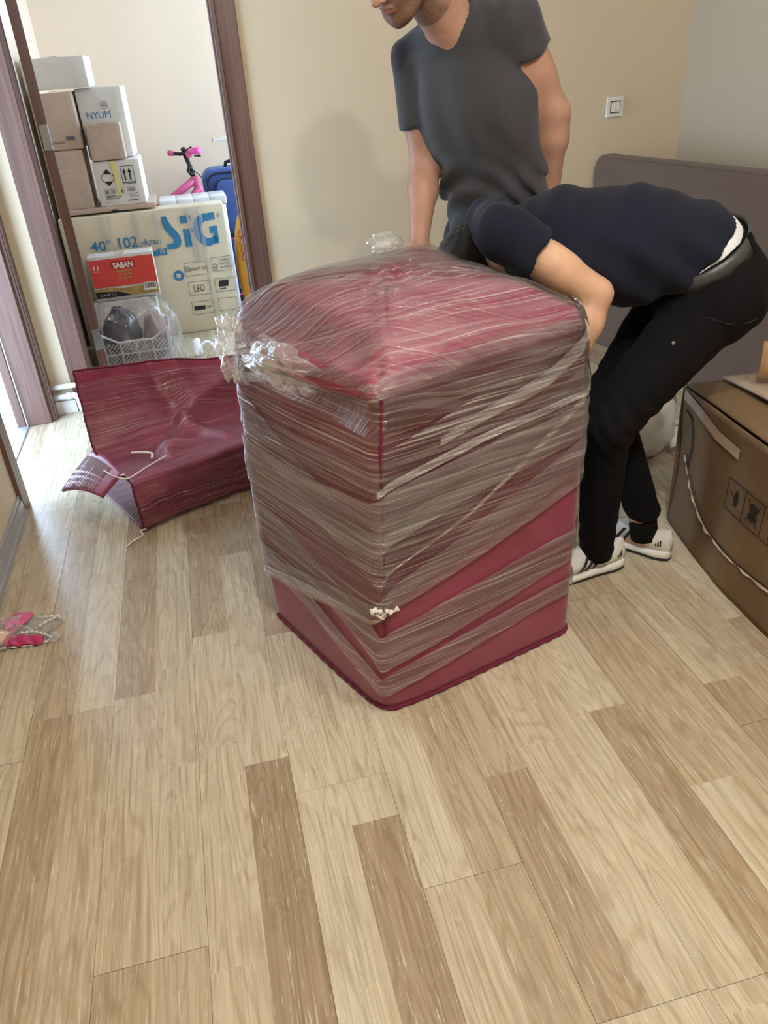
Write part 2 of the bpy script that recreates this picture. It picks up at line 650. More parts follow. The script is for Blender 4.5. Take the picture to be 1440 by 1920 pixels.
M = {}
M['floor'] = wood_floor()
M['subfloor'] = simple('subfloor_foam', lin(70, 55, 42), 0.9)
M['wall'] = paint('beige_wall_paint', lin(214, 200, 174))
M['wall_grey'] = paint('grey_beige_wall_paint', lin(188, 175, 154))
M['wall_far'] = paint('pale_wall_paint', lin(232, 213, 192), 0.5)
M['ceiling'] = paint('ceiling_paint', lin(232, 228, 220))
M['casing'] = brown_wood('brown_door_wood', lin(90, 64, 56), lin(120, 90, 80))
M['leaf'] = brown_wood('brown_door_leaf', lin(92, 66, 60), lin(118, 88, 80))
M['white_paint'] = simple('white_gloss_paint', lin(226, 224, 222), 0.35)
M['plastic_white'] = simple('white_plastic', lin(232, 230, 226), 0.35, 0.5, 0.04)
M['alu'] = simple('silver_skirting', lin(176, 176, 180), 0.32, 0.6, 0.08, metal=0.5)
M['steel'] = simple('steel', lin(150, 150, 154), 0.3, 0.6, 0.1, metal=0.9)
M['dark_plastic'] = simple('dark_grey_plastic', lin(66, 62, 66), 0.4)
M['black_plastic'] = simple('black_plastic', lin(26, 26, 28), 0.4)
M['panel'] = fabric('brown_felt_panel', lin(104, 87, 78), 300, 0.95, 0.1, 0.06)
M['carton'] = cardboard('brown_cardboard', lin(120, 98, 74))
M['carton_pale'] = cardboard('pale_brown_cardboard', lin(184, 163, 147))
M['carton_white'] = cardboard('white_cardboard', lin(214, 210, 206), var=0.04)
M['carton_cream'] = cardboard('cream_cardboard', lin(214, 202, 178), var=0.06)
M['ink'] = simple('black_ink', lin(38, 36, 40), 0.7)
M['ink_grey'] = simple('grey_ink', lin(88, 88, 92), 0.7)
M['ink_blue'] = simple('blue_ink', lin(50, 122, 168), 0.6)
M['ink_red'] = simple('red_marker', lin(160, 60, 60), 0.7)
M['burgundy'] = burgundy()
M['burgundy_dark'] = fabric('burgundy_edging', lin(104, 30, 54), 300, 0.8, 0.1)
M['lining'] = fabric('quilted_grey_lining', lin(122, 92, 94), 90, 0.9, 0.1, 0.2, 0.5)
M['film'] = film('stretch_film', 0.01, 0.40, 1.6, 190, 0.75)
M['film_milky'] = film('stretch_film_doubled', 0.07, 0.38, 1.6, 150, 0.75)
M['film_clear'] = film('stretch_film_single', 0.0, 0.18, 1.6, 190)
M['film_crumple'] = film('stretch_film_crumpled', 0.05, 0.65, 3, 150, 0.30)
M['film_pleat'] = film('stretch_film_pleat', 0.10, 0.85, 4, 320, 0.9)
M['clear_bag'] = film('clear_plastic_bag', 0.05, 0.30, 14, 14, 0.5)
M['tape'] = simple('brown_packing_tape', lin(176, 140, 100), 0.25, 0.5)
M['cord'] = simple('white_cord', lin(220, 212, 204), 0.7)

# ================================================================== the setting
def struct(name, V, F, mat, parent=None, smooth=False, **k):
    o = mk(name, V, F, mat, parent, smooth, **k)
    if parent is None:
        o['kind'] = 'structure'
    return o

def boxes(*bs):
    return join(*[(box_v(*b), BOX_F) for b in bs])

XL, XR, YB, YN, ZC = -0.78, 2.40, 3.776, -2.2, 2.65
# --- floor: sub-base plus every board as its own plank (two printed strips per board)
floor_o = struct('floor', *boxes((XL - 0.16, XR, YN, YB + 0.02, -0.06, -0.012), (-0.9, 1.6, YB + 0.02, 6.0, -0.06, -0.012)), M['subfloor'], origin=(0, 0, -0.012))
OVER = {}   # (strip column, [breaks]) : tones seen in the photograph, top (far) to near
def strip_tone(x, y):
    for x0, y0, y1, tv in TONES:
        if x0 - 0.02 < x < x0 + 0.08 and y0 < y < y1:
            return tv
    return None
TONES = [(-0.094, 0.30, 1.30, 0.10), (-0.094, 1.30, 1.81, 0.88), (0.106, 0.30, 1.074, 0.15), (0.106, 1.074, 1.7, 0.92), (0.006, 0.2, 1.75, 0.95),
         (0.206, 0.897, 1.6, 0.98), (0.206, 0.2, 0.897, 0.72), (0.306, 0.897, 1.5, 0.55), (0.306, 0.2, 0.897, 0.42), (0.406, 0.593, 1.11, 0.28), (0.406, 1.11, 1.6, 0.62),
         (0.506, 0.593, 1.86, 0.86), (0.406, 0.2, 0.593, 0.80), (0.506, 0.2, 0.593, 0.82), (0.606, 0.55, 1.8, 0.90), (0.706, 0.35, 1.222, 0.32), (0.706, 1.222, 1.9, 0.95), (0.806, 0.963, 1.8, 0.50), (0.806, 0.4, 0.963, 0.92),
         (0.906, 0.6, 1.9, 0.55), (1.006, 0.6, 1.222, 0.30), (1.006, 1.222, 2.0, 0.80), (1.106, 0.6, 1.9, 0.62),
         (-0.394, 1.617, 2.17, 0.30), (-0.394, 0.901, 1.617, 0.72), (-0.294, 0.901, 2.17, 0.84), (-0.494, 1.60, 2.6, 0.98), (-0.594, 1.60, 2.5, 0.55), (-0.594, 0.4, 1.60, 0.36), (-0.494, 0.5, 1.60, 0.66),
         (-0.194, 1.81, 2.5, 0.35), (-0.194, 0.5, 1.81, 0.80), (-0.394, 0.3, 0.901, 0.40), (-0.294, 0.3, 0.901, 0.62), (-0.694, 0.5, 1.51, 0.85), (-0.794, 1.51, 2.74, 0.6), (-0.694, 1.9, 2.74, 0.72), (-0.694, 1.51, 1.9, 0.85)]
JOINT = {-5: 2.1, -4: 2.743, -3: 1.60, -2: 0.901, -1: 1.81, 0: 2.46, 1: 0.897, 2: 0.593, 3: 1.86, 4: 0.36, 5: 2.35, 6: 1.42, 7: 0.75, 8: 2.0, 9: 1.1, 10: 0.5, 11: 1.7, 12: 0.9}
BL, BW, GAP = 1.27, 0.2, 0.0007
def plank(x0, x1, y0, y1):
    a, b = x0 + GAP / 2, x1 - GAP / 2
    c, d = y0 + GAP / 2, y1 - GAP / 2
    if d - c < 0.02 or b - a < 0.02:
        return
    dz = random.uniform(-0.0005, 0.0003)
    V, F, A = [], [], []
    nst = 2 if (x1 - x0) > 0.15 else 1
    mids = [a, x0 + 0.1, b] if nst == 2 else [a, b]
    for s in range(len(mids) - 1):
        xa, xb = mids[s], mids[s + 1]
        br = {c, d}
        xc = (xa + xb) / 2
        for x0t, ya, yb_, tv in TONES:
            if x0t - 0.02 < xc < x0t + 0.12:
                for yy in (ya, yb_):
                    if c + 0.02 < yy < d - 0.02:
                        br.add(yy)
        if len(br) == 2:
            y = c + random.uniform(0.25, 0.6)
            while y < d - 0.1:
                br.add(y); y += random.uniform(0.35, 0.62)
        br = sorted(br)
        prev = None
        for i in range(len(br) - 1):
            ym = (br[i] + br[i + 1]) / 2
            tv = None
            for x0t, ya, yb_, t_ in TONES:
                if x0t - 0.0 <= xc < x0t + 0.1 and ya < ym < yb_:
                    tv = t_
            if tv is None:
                tv = random.choice([0.35, 0.5, 0.62, 0.75, 0.82, 0.9, 0.95])
            sd = random.random()
            k = len(V)
            V += [(xa, br[i], dz), (xb, br[i], dz), (xb, br[i + 1], dz), (xa, br[i + 1], dz)]
            F.append((k, k + 1, k + 2, k + 3))
            A += [(tv, sd, 0)] * 4
    k = len(V)
    W = box_v(a, b, c, d, -0.012, dz)
    V += W.tolist()
    F += [tuple(k + i for i in f) for f in (BOX_F[0], BOX_F[2], BOX_F[3], BOX_F[4], BOX_F[5])]
    A += [(0.0, 0.5, 0)] * 8
    mk('plank', V, F, M['floor'], floor_o, attr=A)
for k in range(-5, 12):
    x0, x1 = 0.006 + BW * k, 0.006 + BW * (k + 1)
    x0, x1 = max(x0, XL - 0.15), min(x1, XR)
    ytop = 6.0 if -0.9 < (x0 + x1) / 2 < 1.5 else YB
    if x1 < XL:
        y_lo, y_hi = 2.84, 3.68
    else:
        y_lo, y_hi = YN, ytop
    y = JOINT[k] - BL * math.ceil((JOINT[k] - y_lo) / BL)
    while y < y_hi:
        plank(x0, x1, max(y, y_lo), min(y + BL, y_hi))
        y += BL

# --- walls of the room
DX0, DX1, DZ = -0.60, 0.262, 2.08         # doorway to the far room
LY0, LY1 = 2.84, 3.68                      # opening in the left wall
struct('wall_back', *boxes((XL - 0.15, DX0, YB, YB + 0.12, -0.06, ZC), (DX1, XR + 0.12, YB, YB + 0.12, -0.06, ZC), (DX0, DX1, YB, YB + 0.12, DZ, ZC)), M['wall'])
struct('wall_left', *boxes((XL - 0.15, XL, YN, LY0, -0.06, ZC), (XL - 0.15, XL, LY1, YB, -0.06, ZC), (XL - 0.15, XL, LY0, LY1, 2.12, ZC)), M['wall'])
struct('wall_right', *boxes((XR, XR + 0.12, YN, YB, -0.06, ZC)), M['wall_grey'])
struct('wall_near', *boxes((XL - 0.15, XR + 0.12, YN - 0.12, YN, -0.06, ZC)), M['wall'])
struct('ceiling', *boxes((XL - 0.15, XR + 0.12, YN - 0.12, 6.12, ZC, ZC + 0.1)), M['ceiling'])
# --- the far room
struct('wall_far_back', *boxes((-0.84, 1.72, 6.0, 6.12, -0.06, ZC)), M['wall_far'])
struct('wall_far_left', *boxes((-0.84, -0.72, YB + 0.12, 6.0, -0.06, ZC)), M['wall_far'])
struct('wall_far_right', *boxes((1.6, 1.72, YB + 0.12, 4.2, -0.06, ZC), (1.6, 1.72, 5.9, 6.0, -0.06, ZC), (1.6, 1.72, 4.2, 5.9, -0.06, 0.5), (1.6, 1.72, 4.2, 5.9, 2.4, ZC)), M['wall_far'])
w1 = struct('window_1', *boxes((1.63, 1.69, 4.20, 4.25, 0.50, 2.40), (1.63, 1.69, 5.85, 5.90, 0.50, 2.40), (1.63, 1.69, 4.25, 5.85, 0.50, 0.55), (1.63, 1.69, 4.25, 5.85, 2.35, 2.40), (1.63, 1.69, 5.03, 5.07, 0.55, 2.35)), M['white_paint'])
struct('balcony_floor', *boxes((-2.3, XL - 0.15, 1.6, 5.2, -0.10, -0.02)), M['white_paint'])

# --- skirtings
def skirting(name, x0, x1, y0, y1, axis, mat):
    if axis == 'y':
        V, F = boxes((x0, x0 + 0.014, y0, y1, 0.0, 0.062), (x0, x0 + 0.009, y0, y1, 0.064, 0.078), (x0 + 0.0141, x0 + 0.022, y0, y1, 0.0, 0.022))
    else:
        V, F = boxes((x0, x1, y0 - 0.014, y0, 0.0, 0.06), (x0, x1, y0 - 0.009, y0, 0.062, 0.076))
    return struct(name, V, F, mat)
skirting('baseboard_left', XL, None, YN, 2.755, 'y', M['alu'])
skirting('baseboard_back', XL, -0.672, YB, None, 'x', M['white_paint'])
skirting('baseboard_back_right', 0.335, XR, YB, None, 'x', M['white_paint'])

# --- door to the far room: casing, jambs, open leaf
def struct_empty(name, loc):
    o = bpy.data.objects.new(name, None); o.location = loc; o.empty_display_size = 0.05
    COL.objects.link(o); o['kind'] = 'structure'
    return o
d1 = struct_empty('door_1', (-0.17, YB, 0))
def casing_board(x0, x1, inner):
    s = 1 if inner == 'r' else -1
    xi = x1 if inner == 'r' else x0
    a = mk('casing', *bm_box(x0, x1, YB - 0.014, YB, 0, DZ + 0.1, 0.003), M['casing'], d1)
    b0, b1 = (xi - 0.022, xi) if inner == 'r' else (xi, xi + 0.022)
    mk('casing_bead', *bm_box(b0, b1, YB - 0.021, YB - 0.0142, 0, DZ + 0.03, 0.004), M['casing'], d1)
casing_board(-0.672, -0.577, 'r')
casing_board(0.229, 0.331, 'l')
mk('casing', *bm_box(-0.577, 0.229, YB - 0.014, YB, DZ - 0.02, DZ + 0.08, 0.003), M['casing'], d1)
mk('jamb', *bm_box(DX0, -0.5765, YB + 0.001, YB + 0.121, 0, DZ, 0.002), M['casing'], d1)
mk('jamb', *bm_box(0.236, DX1, YB + 0.001, YB + 0.121, 0, DZ, 0.002), M['casing'], d1)
mk('jamb', *bm_box(-0.5765, 0.236, YB + 0.001, YB + 0.121, DZ - 0.025, DZ, 0.002), M['casing'], d1)
mk('door_stop', *bm_box(0.224, 0.236, YB + 0.02, YB + 0.07, 0, DZ - 0.025, 0.002), M['casing'], d1)
# the leaf stands open into the far room, seen edge-on
LD = np.array([-0.1375, 1.0, 0]); LD /= np.linalg.norm(LD); LN = np.array([LD[1], -LD[0], 0])
def leaf_box(u0, u1, n0, n1, z0, z1, bevel=0.0015):
    V, F = bm_box(u0, u1, n0, n1, z0, z1, bevel)
    O = np.array([-0.547, YB + 0.13, 0])
    return np.array([O + LD * v[0] + LN * v[1] + np.array([0, 0, v[2]]) for v in V]), [f[::-1] for f in F]
leaf = mk('door_leaf', *leaf_box(0, 0.775, 0, 0.042, 0.008, DZ - 0.03), M['leaf'], d1)
for z in (0.24, 1.12, 1.80):
    mk('hinge', *leaf_box(-0.006, -0.0003, 0.004, 0.040, z, z + 0.10, 0.001), M['steel'], leaf)

# --- frame of the opening in the left wall
d2 = struct_empty('door_2', (XL, 3.26, 0))
mk('casing', *bm_box(XL, XL + 0.016, LY0 - 0.09, LY0, 0, 2.2, 0.003), M['casing'], d2)
mk('casing', *bm_box(XL, XL + 0.016, LY1, YB - 0.001, 0, 2.2, 0.003), M['casing'], d2)
mk('casing_bead', *bm_box(XL + 0.0162, XL + 0.024, LY1 + 0.002, LY1 + 0.026, 0, 2.2, 0.003), M['casing'], d2)
mk('casing', *bm_box(XL, XL + 0.016, LY0, LY1, 2.10, 2.2, 0.003), M['casing'], d2)
mk('jamb', *bm_box(XL - 0.152, XL, LY1 - 0.022, LY1 - 0.0005, 0, 2.12, 0.002), M['casing'], d2)
mk('jamb', *bm_box(XL - 0.152, XL, LY0 + 0.0005, LY0 + 0.022, 0, 2.12, 0.002), M['casing'], d2)
mk('weather_strip', *bm_box(XL - 0.112, XL - 0.106, LY1 - 0.026, LY1 - 0.0222, 0, 2.1, 0.001), M['plastic_white'], d2)
mk('rebate', *bm_box(XL - 0.150, XL - 0.113, LY1 - 0.034, LY1 - 0.0222, 0, 2.1, 0.002), M['casing'], d2)
mk('threshold', *bm_box(XL - 0.152, XL - 0.10, LY0 + 0.022, LY1 - 0.022, -0.01, 0.006, 0.003), M['alu'], d2)

# ================================================================== the wrapped bundle (largest object)
CORN = [np.array(p) for p in ((0.045, 1.850), (0.245, 1.352), (0.802, 1.512), (0.60, 2.03))]      # left, front, right, back
ZEDGE = [0.865, 0.830, 0.868, 0.925]
def rounded_quad(r):
    pts, mark = [], []
    for i in range(4):
        c, p, n = CORN[i], CORN[i - 1], CORN[(i + 1) % 4]
        a = c + (p - c) / np.linalg.norm(p - c) * r[i]
        b = c + (n - c) / np.linalg.norm(n - c) * r[i]
        mark.append(len(pts) + 4)
        for t in np.linspace(0, 1, 9):
            pts.append((1 - t) ** 2 * a + 2 * t * (1 - t) * c + t * t * b)
        nn, nx = CORN[(i + 1) % 4], None
        e = nn + (c - nn) / np.linalg.norm(c - nn) * r[(i + 1) % 4]
        for t in np.linspace(0, 1, 22)[1:-1]:
            pts.append(b + (e - b) * t)
    return np.array(pts), mark
QP, QM = rounded_quad([0.035, 0.03, 0.05, 0.09])
QN = len(QP)
# parameter s: 0 left corner, .25 front, .5 right, .75 back
QS = np.zeros(QN)
for i in range(4):
    a, b = QM[i], QM[(i + 1) % 4] + (QN if i == 3 else 0)
    for j in range(a, b):
        QS[j % QN] = 0.25 * (i + (j - a) / (b - a))
QO = np.argsort(QS)
QSs = np.concatenate([QS[QO] - 1, QS[QO], QS[QO] + 1])
QPs = np.concatenate([QP[QO]] * 3)
QC = QP.mean(0)
def foot(s):
    s = np.asarray(s) % 1.0
    return np.stack([np.interp(s, QSs, QPs[:, 0]), np.interp(s, QSs, QPs[:, 1])], -1)
def zedge(s):
    s = np.asarray(s) % 1.0
    z = np.interp(s, [0, .25, .5, .75, 1], ZEDGE + [ZEDGE[0]])
    return z + 0.035 * np.exp(-((s - 0.90) / 0.08) ** 2) + 0.012 * np.exp(-((s - 0.38) / 0.07) ** 2)
def near(s, c, w):
    d = np.abs((np.asarray(s) - c + 0.5) % 1 - 0.5)
    return np.exp(-(d / w) ** 2)
def bsurf(s, v, off=0.0):
    """bundle surface: v 0..1 up the side, 1..2 over the top to the middle"""
    s = np.asarray(s, float); v = np.asarray(v, float)
    p = foot(s)
    ze = zedge(s)
    side = np.clip(v, 0, 1); k = np.clip(v - 1, 0, 1)
    bulge = 1 + 0.030 * np.sin(np.pi * np.clip(side * 0.9 + 0.02, 0, 1)) ** 0.8
    rim = 0.050 * np.clip((side - 0.90) / 0.10, 0, 1) ** 2           # rounded shoulder
    sc = (bulge - rim)[..., None] * (1 - k[..., None])
    q = QC + (p - QC) * sc
    z = ze * side - 0.004 * np.clip((side - 0.93) / 0.07, 0, 1)
    plane = 0.898 + (q[..., 0] - QC[0]) * 0.030 + (q[..., 1] - QC[1]) * 0.105
    bl = np.clip(k / 0.30, 0, 1); bl = bl * bl * (3 - 2 * bl)
    top = ze * (1 - bl) + plane * bl + 0.052 * (1 - (1 - k) ** 2.2) * 1.0
    z = np.where(v > 1, top, z)
    P = np.concatenate([q, z[..., None]], -1)
    P[..., 0] += 0.040 * np.clip(z / 0.85, 0, 1) ** 1.2 * near(s, 0.25, 0.13) * (1 - k)
    # folded lip of the cover overhanging the top of the left side, hollow just below it
    lipw = near(s, 0.145, 0.085)
    lip = lipw * (0.050 * np.exp(-((v - 0.985) / 0.028) ** 2) - 0.020 * np.exp(-((v - 0.90) / 0.04) ** 2))
    dd = p - QC; dd = dd / np.linalg.norm(dd, axis=-1, keepdims=True)
    P[..., :2] += dd * lip[..., None]
    P[..., 2] -= lipw * 0.018 * np.exp(-((v - 0.97) / 0.025) ** 2)
    # cut-away lower front corner
    ch = near(s, 0.225, 0.05) * np.clip(1 - z / 0.10, 0, 1) ** 1.5
    P[..., 0] -= 0.012 * ch; P[..., 1] += 0.045 * ch
    w = vnoise(P.reshape(-1, 3) * np.array([9, 9, 7.0]), 5).reshape(P.shape) * 0.006
    w[..., 2] *= np.where(v > 1, 1.3, 0.2)
    P = P + w * np.clip(v * 6, 0, 1)[..., None]
    if np.any(off):
        e = 1e-3
        d = P.copy(); d[..., :2] -= QC; d[..., 2] = 0
        d /= np.linalg.norm(d, axis=-1, keepdims=True) + 1e-9
        up = np.zeros_like(d); up[..., 2] = 1
        kk = np.clip((v - 0.93) / 0.15, 0, 1)[..., None]
        n = d * (1 - kk) + up * kk
        n /= np.linalg.norm(n, axis=-1, keepdims=True)
        P = P + n * np.asarray(off)[..., None] if np.ndim(off) else P + n * off
    return P

bundle = thing('wrapped_bundle', 'tall burgundy padded bundle wound in clear stretch film, in the middle of the floor', 'bundle', (0.43, 1.70, 0.0))
def bundle_body():
    ns, vs = 160, np.concatenate([np.linspace(0, 0.84, 30), np.linspace(0.85, 1.06, 24), np.linspace(1.08, 0.985 + 1, 28)])
    S = np.arange(ns) / ns
    V = np.concatenate([bsurf(S, np.full(ns, v)) for v in vs])
    F = []
    for j in range(len(vs) - 1):
        for i in range(ns):
            i2 = (i + 1) % ns
            F.append((j * ns + i, j * ns + i2, (j + 1) * ns + i2, (j + 1) * ns + i))
    V = np.concatenate([V, [[QC[0], QC[1], 0.950]], [[QC[0], QC[1], 0.0]]])
    top, bot = len(V) - 2, len(V) - 1
    j = (len(vs) - 1) * ns
    for i in range(ns):
        F.append((j + i, j + (i + 1) % ns, top))
        F.append(((i + 1) % ns, i, bot))
    return V, F
mk('padded_cover', *bundle_body(), M['burgundy'], bundle, True)

def ribbon(ctrl, off, nacross=9, nal=150, closed=True, ripple=0.0015, seed=0):
    """stretch-film band: ctrl = list of (s, zlo, zhi)"""
    c = np.array(ctrl)
    s = np.linspace(c[0, 0], c[-1, 0], nal)
    lo = np.interp(s, c[:, 0], c[:, 1]); hi = np.interp(s, c[:, 0], c[:, 2])
    # the film pulls straight between corners but its edge wanders a little
    lo = lo + 0.006 * np.sin(s * 23 + seed); hi = hi + 0.006 * np.sin(s * 19 + 2 + seed)
    V, UV = [], []
    f = foot(s); du = np.concatenate([[0], np.cumsum(np.linalg.norm(np.diff(f, axis=0), axis=1))])
    for t in np.linspace(0, 1, nacross):
        z = lo + (hi - lo) * t
        ze = zedge(s)
        v = np.where(z <= ze, z / ze, 1 + (z - ze) / 0.28)
        o = off + ripple * np.sin(t * 40 + s * 9 + seed)
        V.append(bsurf(s, v, o)); UV.append(np.stack([du + seed * 1.37, z + seed * 0.71], 1))
    V = np.concatenate(V); UV = np.concatenate(UV)
    F = []
    for j in range(nacross - 1):
        for i in range(nal - 1):
            F.append((j * nal + i, j * nal + i + 1, (j + 1) * nal + i + 1, (j + 1) * nal + i))
    return V, F, UV
BANDS = [
    ('film', 0.005, [(0, .56, .82), (.25, .60, .83), (.5, .66, .87), (.75, .60, .90), (1, .56, .82)]),
    ('film', 0.007, [(0, .38, .66), (.25, .42, .66), (.5, .63, .86), (.75, .50, .80), (1, .38, .66)]),
    ('film', 0.009, [(0, .17, .42), (.25, .30, .52), (.5, .52, .76), (.75, .36, .60), (1, .17, .42)]),
    ('film_milky', 0.011, [(0, .13, .20), (.25, .285, .345), (.5, .47, .60), (.75, .3, .4), (1, .13, .20)]),
    ('film_milky', 0.006, [(0, .33, .43), (.25, .135, .245), (.5, .245, .335), (.75, .30, .40), (1, .33, .43)]),
    ('film_milky', 0.008, [(0, .20, .28), (.25, .06, .12), (.5, .145, .195), (.75, .18, .25), (1, .20, .28)]),
    ('film_milky', 0.012, [(0, .44, .56), (.25, .46, .585), (.5, .60, .68), (.75, .50, .6), (1, .44, .56)]),
    ('film', 0.010, [(0, .62, .74), (.25, .36, .46), (.5, .68, .80), (.75, .7, .8), (1, .62, .74)]),
]
for i, (m, off, ctrl) in enumerate(BANDS):
    V, F, UV = ribbon(ctrl, off, seed=i)
    mk('film_band', V, F, M[m], bundle, True, uv=UV)
# film stretched over the top, pleats running corner to corner
def film_top(off, mat, ang, seed, ksize=(0.86, 1.95)):
    ns, vs = 120, np.linspace(ksize[0], ksize[1], 26)
    S = np.linspace(0, 1, ns + 1)
    V = np.concatenate([bsurf(S, np.full(ns + 1, v), np.full(ns + 1, off) + 0.003 * np.sin(S * 60 + v * 9 + seed)) for v in vs])
    F = [(j * (ns + 1) + i, j * (ns + 1) + i + 1, (j + 1) * (ns + 1) + i + 1, (j + 1) * (ns + 1) + i) for j in range(len(vs) - 1) for i in range(ns)]
    a = math.radians(ang)
    uv = np.stack([V[:, 0] * math.cos(a) + V[:, 1] * math.sin(a), -V[:, 0] * math.sin(a) + V[:, 1] * math.cos(a) + 0.6 * V[:, 2]], 1) + seed
    mk('film_top', V, F, mat, bundle, True, uv=uv)
film_top(0.006, M['film'], 12, 0.0)
film_top(0.010, M['film_clear'], -24, 3.1, (0.96, 1.8))

# piping along the front upright edge, and along the bottom
zz = np.linspace(0.30, 0.965, 120)
P = bsurf(np.full(120, 0.262), zz, 0.003)
mk('edge_piping', *tube(P, 0.0045 + 0.0012 * np.sin(zz * 330), 6), M['burgundy_dark'], bundle, True)
S = np.linspace(0.02, 0.52, 150)
mk('hem_piping', *tube(bsurf(S, np.full(150, 0.008), 0.002 + 0 * S), 0.0055 + 0.0015 * np.sin(S * 420), 6), M['burgundy_dark'], bundle, True)
# crumpled twist of film at the left top corner
def tuft(centre, rx, ry, rz, seed, n=42, R=np.eye(3), amp=0.25):
    u = np.linspace(0, 2 * np.pi, n); v = np.linspace(0.08, np.pi - 0.08, n // 2)
    U, W = np.meshgrid(u, v, indexing='ij')
    D = np.stack([np.cos(U) * np.sin(W), np.sin(U) * np.sin(W), np.cos(W)], -1).reshape(-1, 3)
    r = 1 + amp * snoise(D * 5, seed) + amp * 0.6 * snoise(D * 14, seed + 1)
    V = np.array(centre) + (D * r[:, None] * np.array([rx, ry, rz])) @ R.T
    m = n // 2
    F = [(i * m + j, (i + 1) * m + j, (i + 1) * m + j + 1, i * m + j + 1) for i in range(n - 1) for j in range(m - 1)]
    UV = np.stack([np.repeat(u, m) * rx, np.tile(v, n) * rz], 1)
    return V, F, UV
V, F, UV = tuft((0.052, 1.80, 0.800), 0.040, 0.085, 0.075, 3)
mk('film_tuft', V, F, M['film_crumple'], bundle, True, uv=UV)
V, F, UV = tuft((0.135, 1.60, 0.812), 0.045, 0.13, 0.045, 9, R=yaw(22))
mk('film_tuft', V, F, M['film_crumple'], bundle, True, uv=UV)
V, F, UV = tuft((0.47, 1.99, 0.955), 0.040, 0.02, 0.026, 14)
mk('film_tuft', V, F, M['film_crumple'], bundle, True, uv=UV)
# bunched pleats of film crossing the sides
for k, ctrl in enumerate(([(0.33, .665, .69), (0.43, .735, .775), (0.485, .81, .845), (0.53, .84, .875)], [(0.25, .375, .385), (0.36, .49, .505), (0.46, .65, .67), (0.53, .745, .765)], [(-0.02, .130, .150), (0.12, .215, .24), (0.25, .288, .305)], [(-0.02, .69, .705), (0.10, .755, .77), (0.22, .79, .80)], [(0.25, .60, .612), (0.40, .655, .672), (0.53, .70, .72)])):
    V, F, UV = ribbon(ctrl, 0.014, 5, 80, seed=20 + k)
    mk('film_pleat', V, F, M['film_pleat'], bundle, True, uv=UV)
# knotted scrap of cord caught under the film at the front edge
s = np.linspace(0.225, 0.29, 40)
P = bsurf(s, 0.375 + 0.006 * np.sin(s * 260), 0.010 + 0 * s)
mk('cord', *tube(P, 0.005 + 0.003 * np.sin(np.arange(40)), 7), M['cord'], bundle, True)
th = np.linspace(0, 9.5, 60)
K = bsurf(np.array([0.237]), np.array([0.373]), np.array([0.012]))[0]
P = K + np.stack([0.012 * np.cos(th * 1.3), 0.006 * np.sin(th * 2.1), 0.013 * np.sin(th)], 1)
mk('cord_knot', *tube(P, 0.004, 6), M['cord'], bundle, True)

# ================================================================== the empty burgundy cover behind it
cover = thing('padded_cover', 'empty burgundy quilted cover slumped open on the floor by the doorway', 'cover', (-0.15, 2.72, 0))
CA = np.array([-0.336, 2.471, 0]); CU = np.array([0.907, 0.42, 0]); CD = np.array([-0.42, 0.907, 0])
def cover_fn(inset=0.0):
    prof = np.array([(0.47, 0.006), (0.25, 0.004), (0.0, 0.006), (-0.004, 0.10), (0.0, 0.185), (0.06, 0.192), (0.14, 0.187), (0.22, 0.190), (0.275, 0.225), (0.315, 0.33), (0.35, 0.50)])
    L = np.concatenate([[0], np.cumsum(np.linalg.norm(np.diff(prof, axis=0), axis=1))]); L /= L[-1]
    def fn(u, v):
        d = np.interp(v, L, prof[:, 0]); z = np.interp(v, L, prof[:, 1])
        s = u * 0.66
        back = np.clip((v - 0.72) / 0.28, 0, 1)
        z = z - 0.11 * u * back ** 1.5                                  # the back sags to the right
        s = s - 0.03 * (1 - u) * np.clip((v - 0.55) / 0.3, 0, 1) * (1 - back) # left hem kicks out
        P = CA + np.outer(s, CU) + np.outer(d, CD)
        P[:, 2] = z
        # folds: a diagonal crease fan from the middle, plus soft crumples
        seat = np.clip((v - 0.50) / 0.1, 0, 1)
        def crease(p, q, w_):
            p, q = np.array(p), np.array(q); e = q - p
            X = np.stack([u, v], 1) - p
            t_ = np.clip(X @ e / (e @ e), 0, 1)
            return np.exp(-(np.linalg.norm(X - t_[:, None] * e, axis=1) / w_) ** 2)
        cr = 0.030 * crease((0.50, 0.76), (1.0, 0.93), 0.045) + 0.020 * crease((0.52, 0.75), (0.30, 0.63), 0.04) - 0.018 * crease((0.50, 0.79), (0.40, 1.0), 0.06) + 0.016 * crease((0.50, 0.76), (0.62, 0.62), 0.03) + 0.012 * crease((0.60, 0.86), (0.56, 1.0), 0.05)
        cr = 1.5 * cr * seat
        P[:, 2] += cr * (0.9 - 0.6 * back)
        P[:, :2] -= np.outer(cr * back, CD[:2])
        w = vnoise(P * 8, 21) * 0.009 + vnoise(P * 22, 22) * 0.003
        P = P + w * np.clip(v * 3, 0.1, 1)[:, None]
        P[:, 2] = np.maximum(P[:, 2], 0.004)
        if inset:
            P[:, 2] += 0
        return P
    return fn
V, F, UV = grid_mesh(cover_fn(), 70, 110)
n0 = len(V)
V, F = sheet(V, F, 0.006)
mk('outer_skin', V, F, M['burgundy'], cover, True)
V2, F2, UV2 = grid_mesh(cover_fn(), 50, 80)
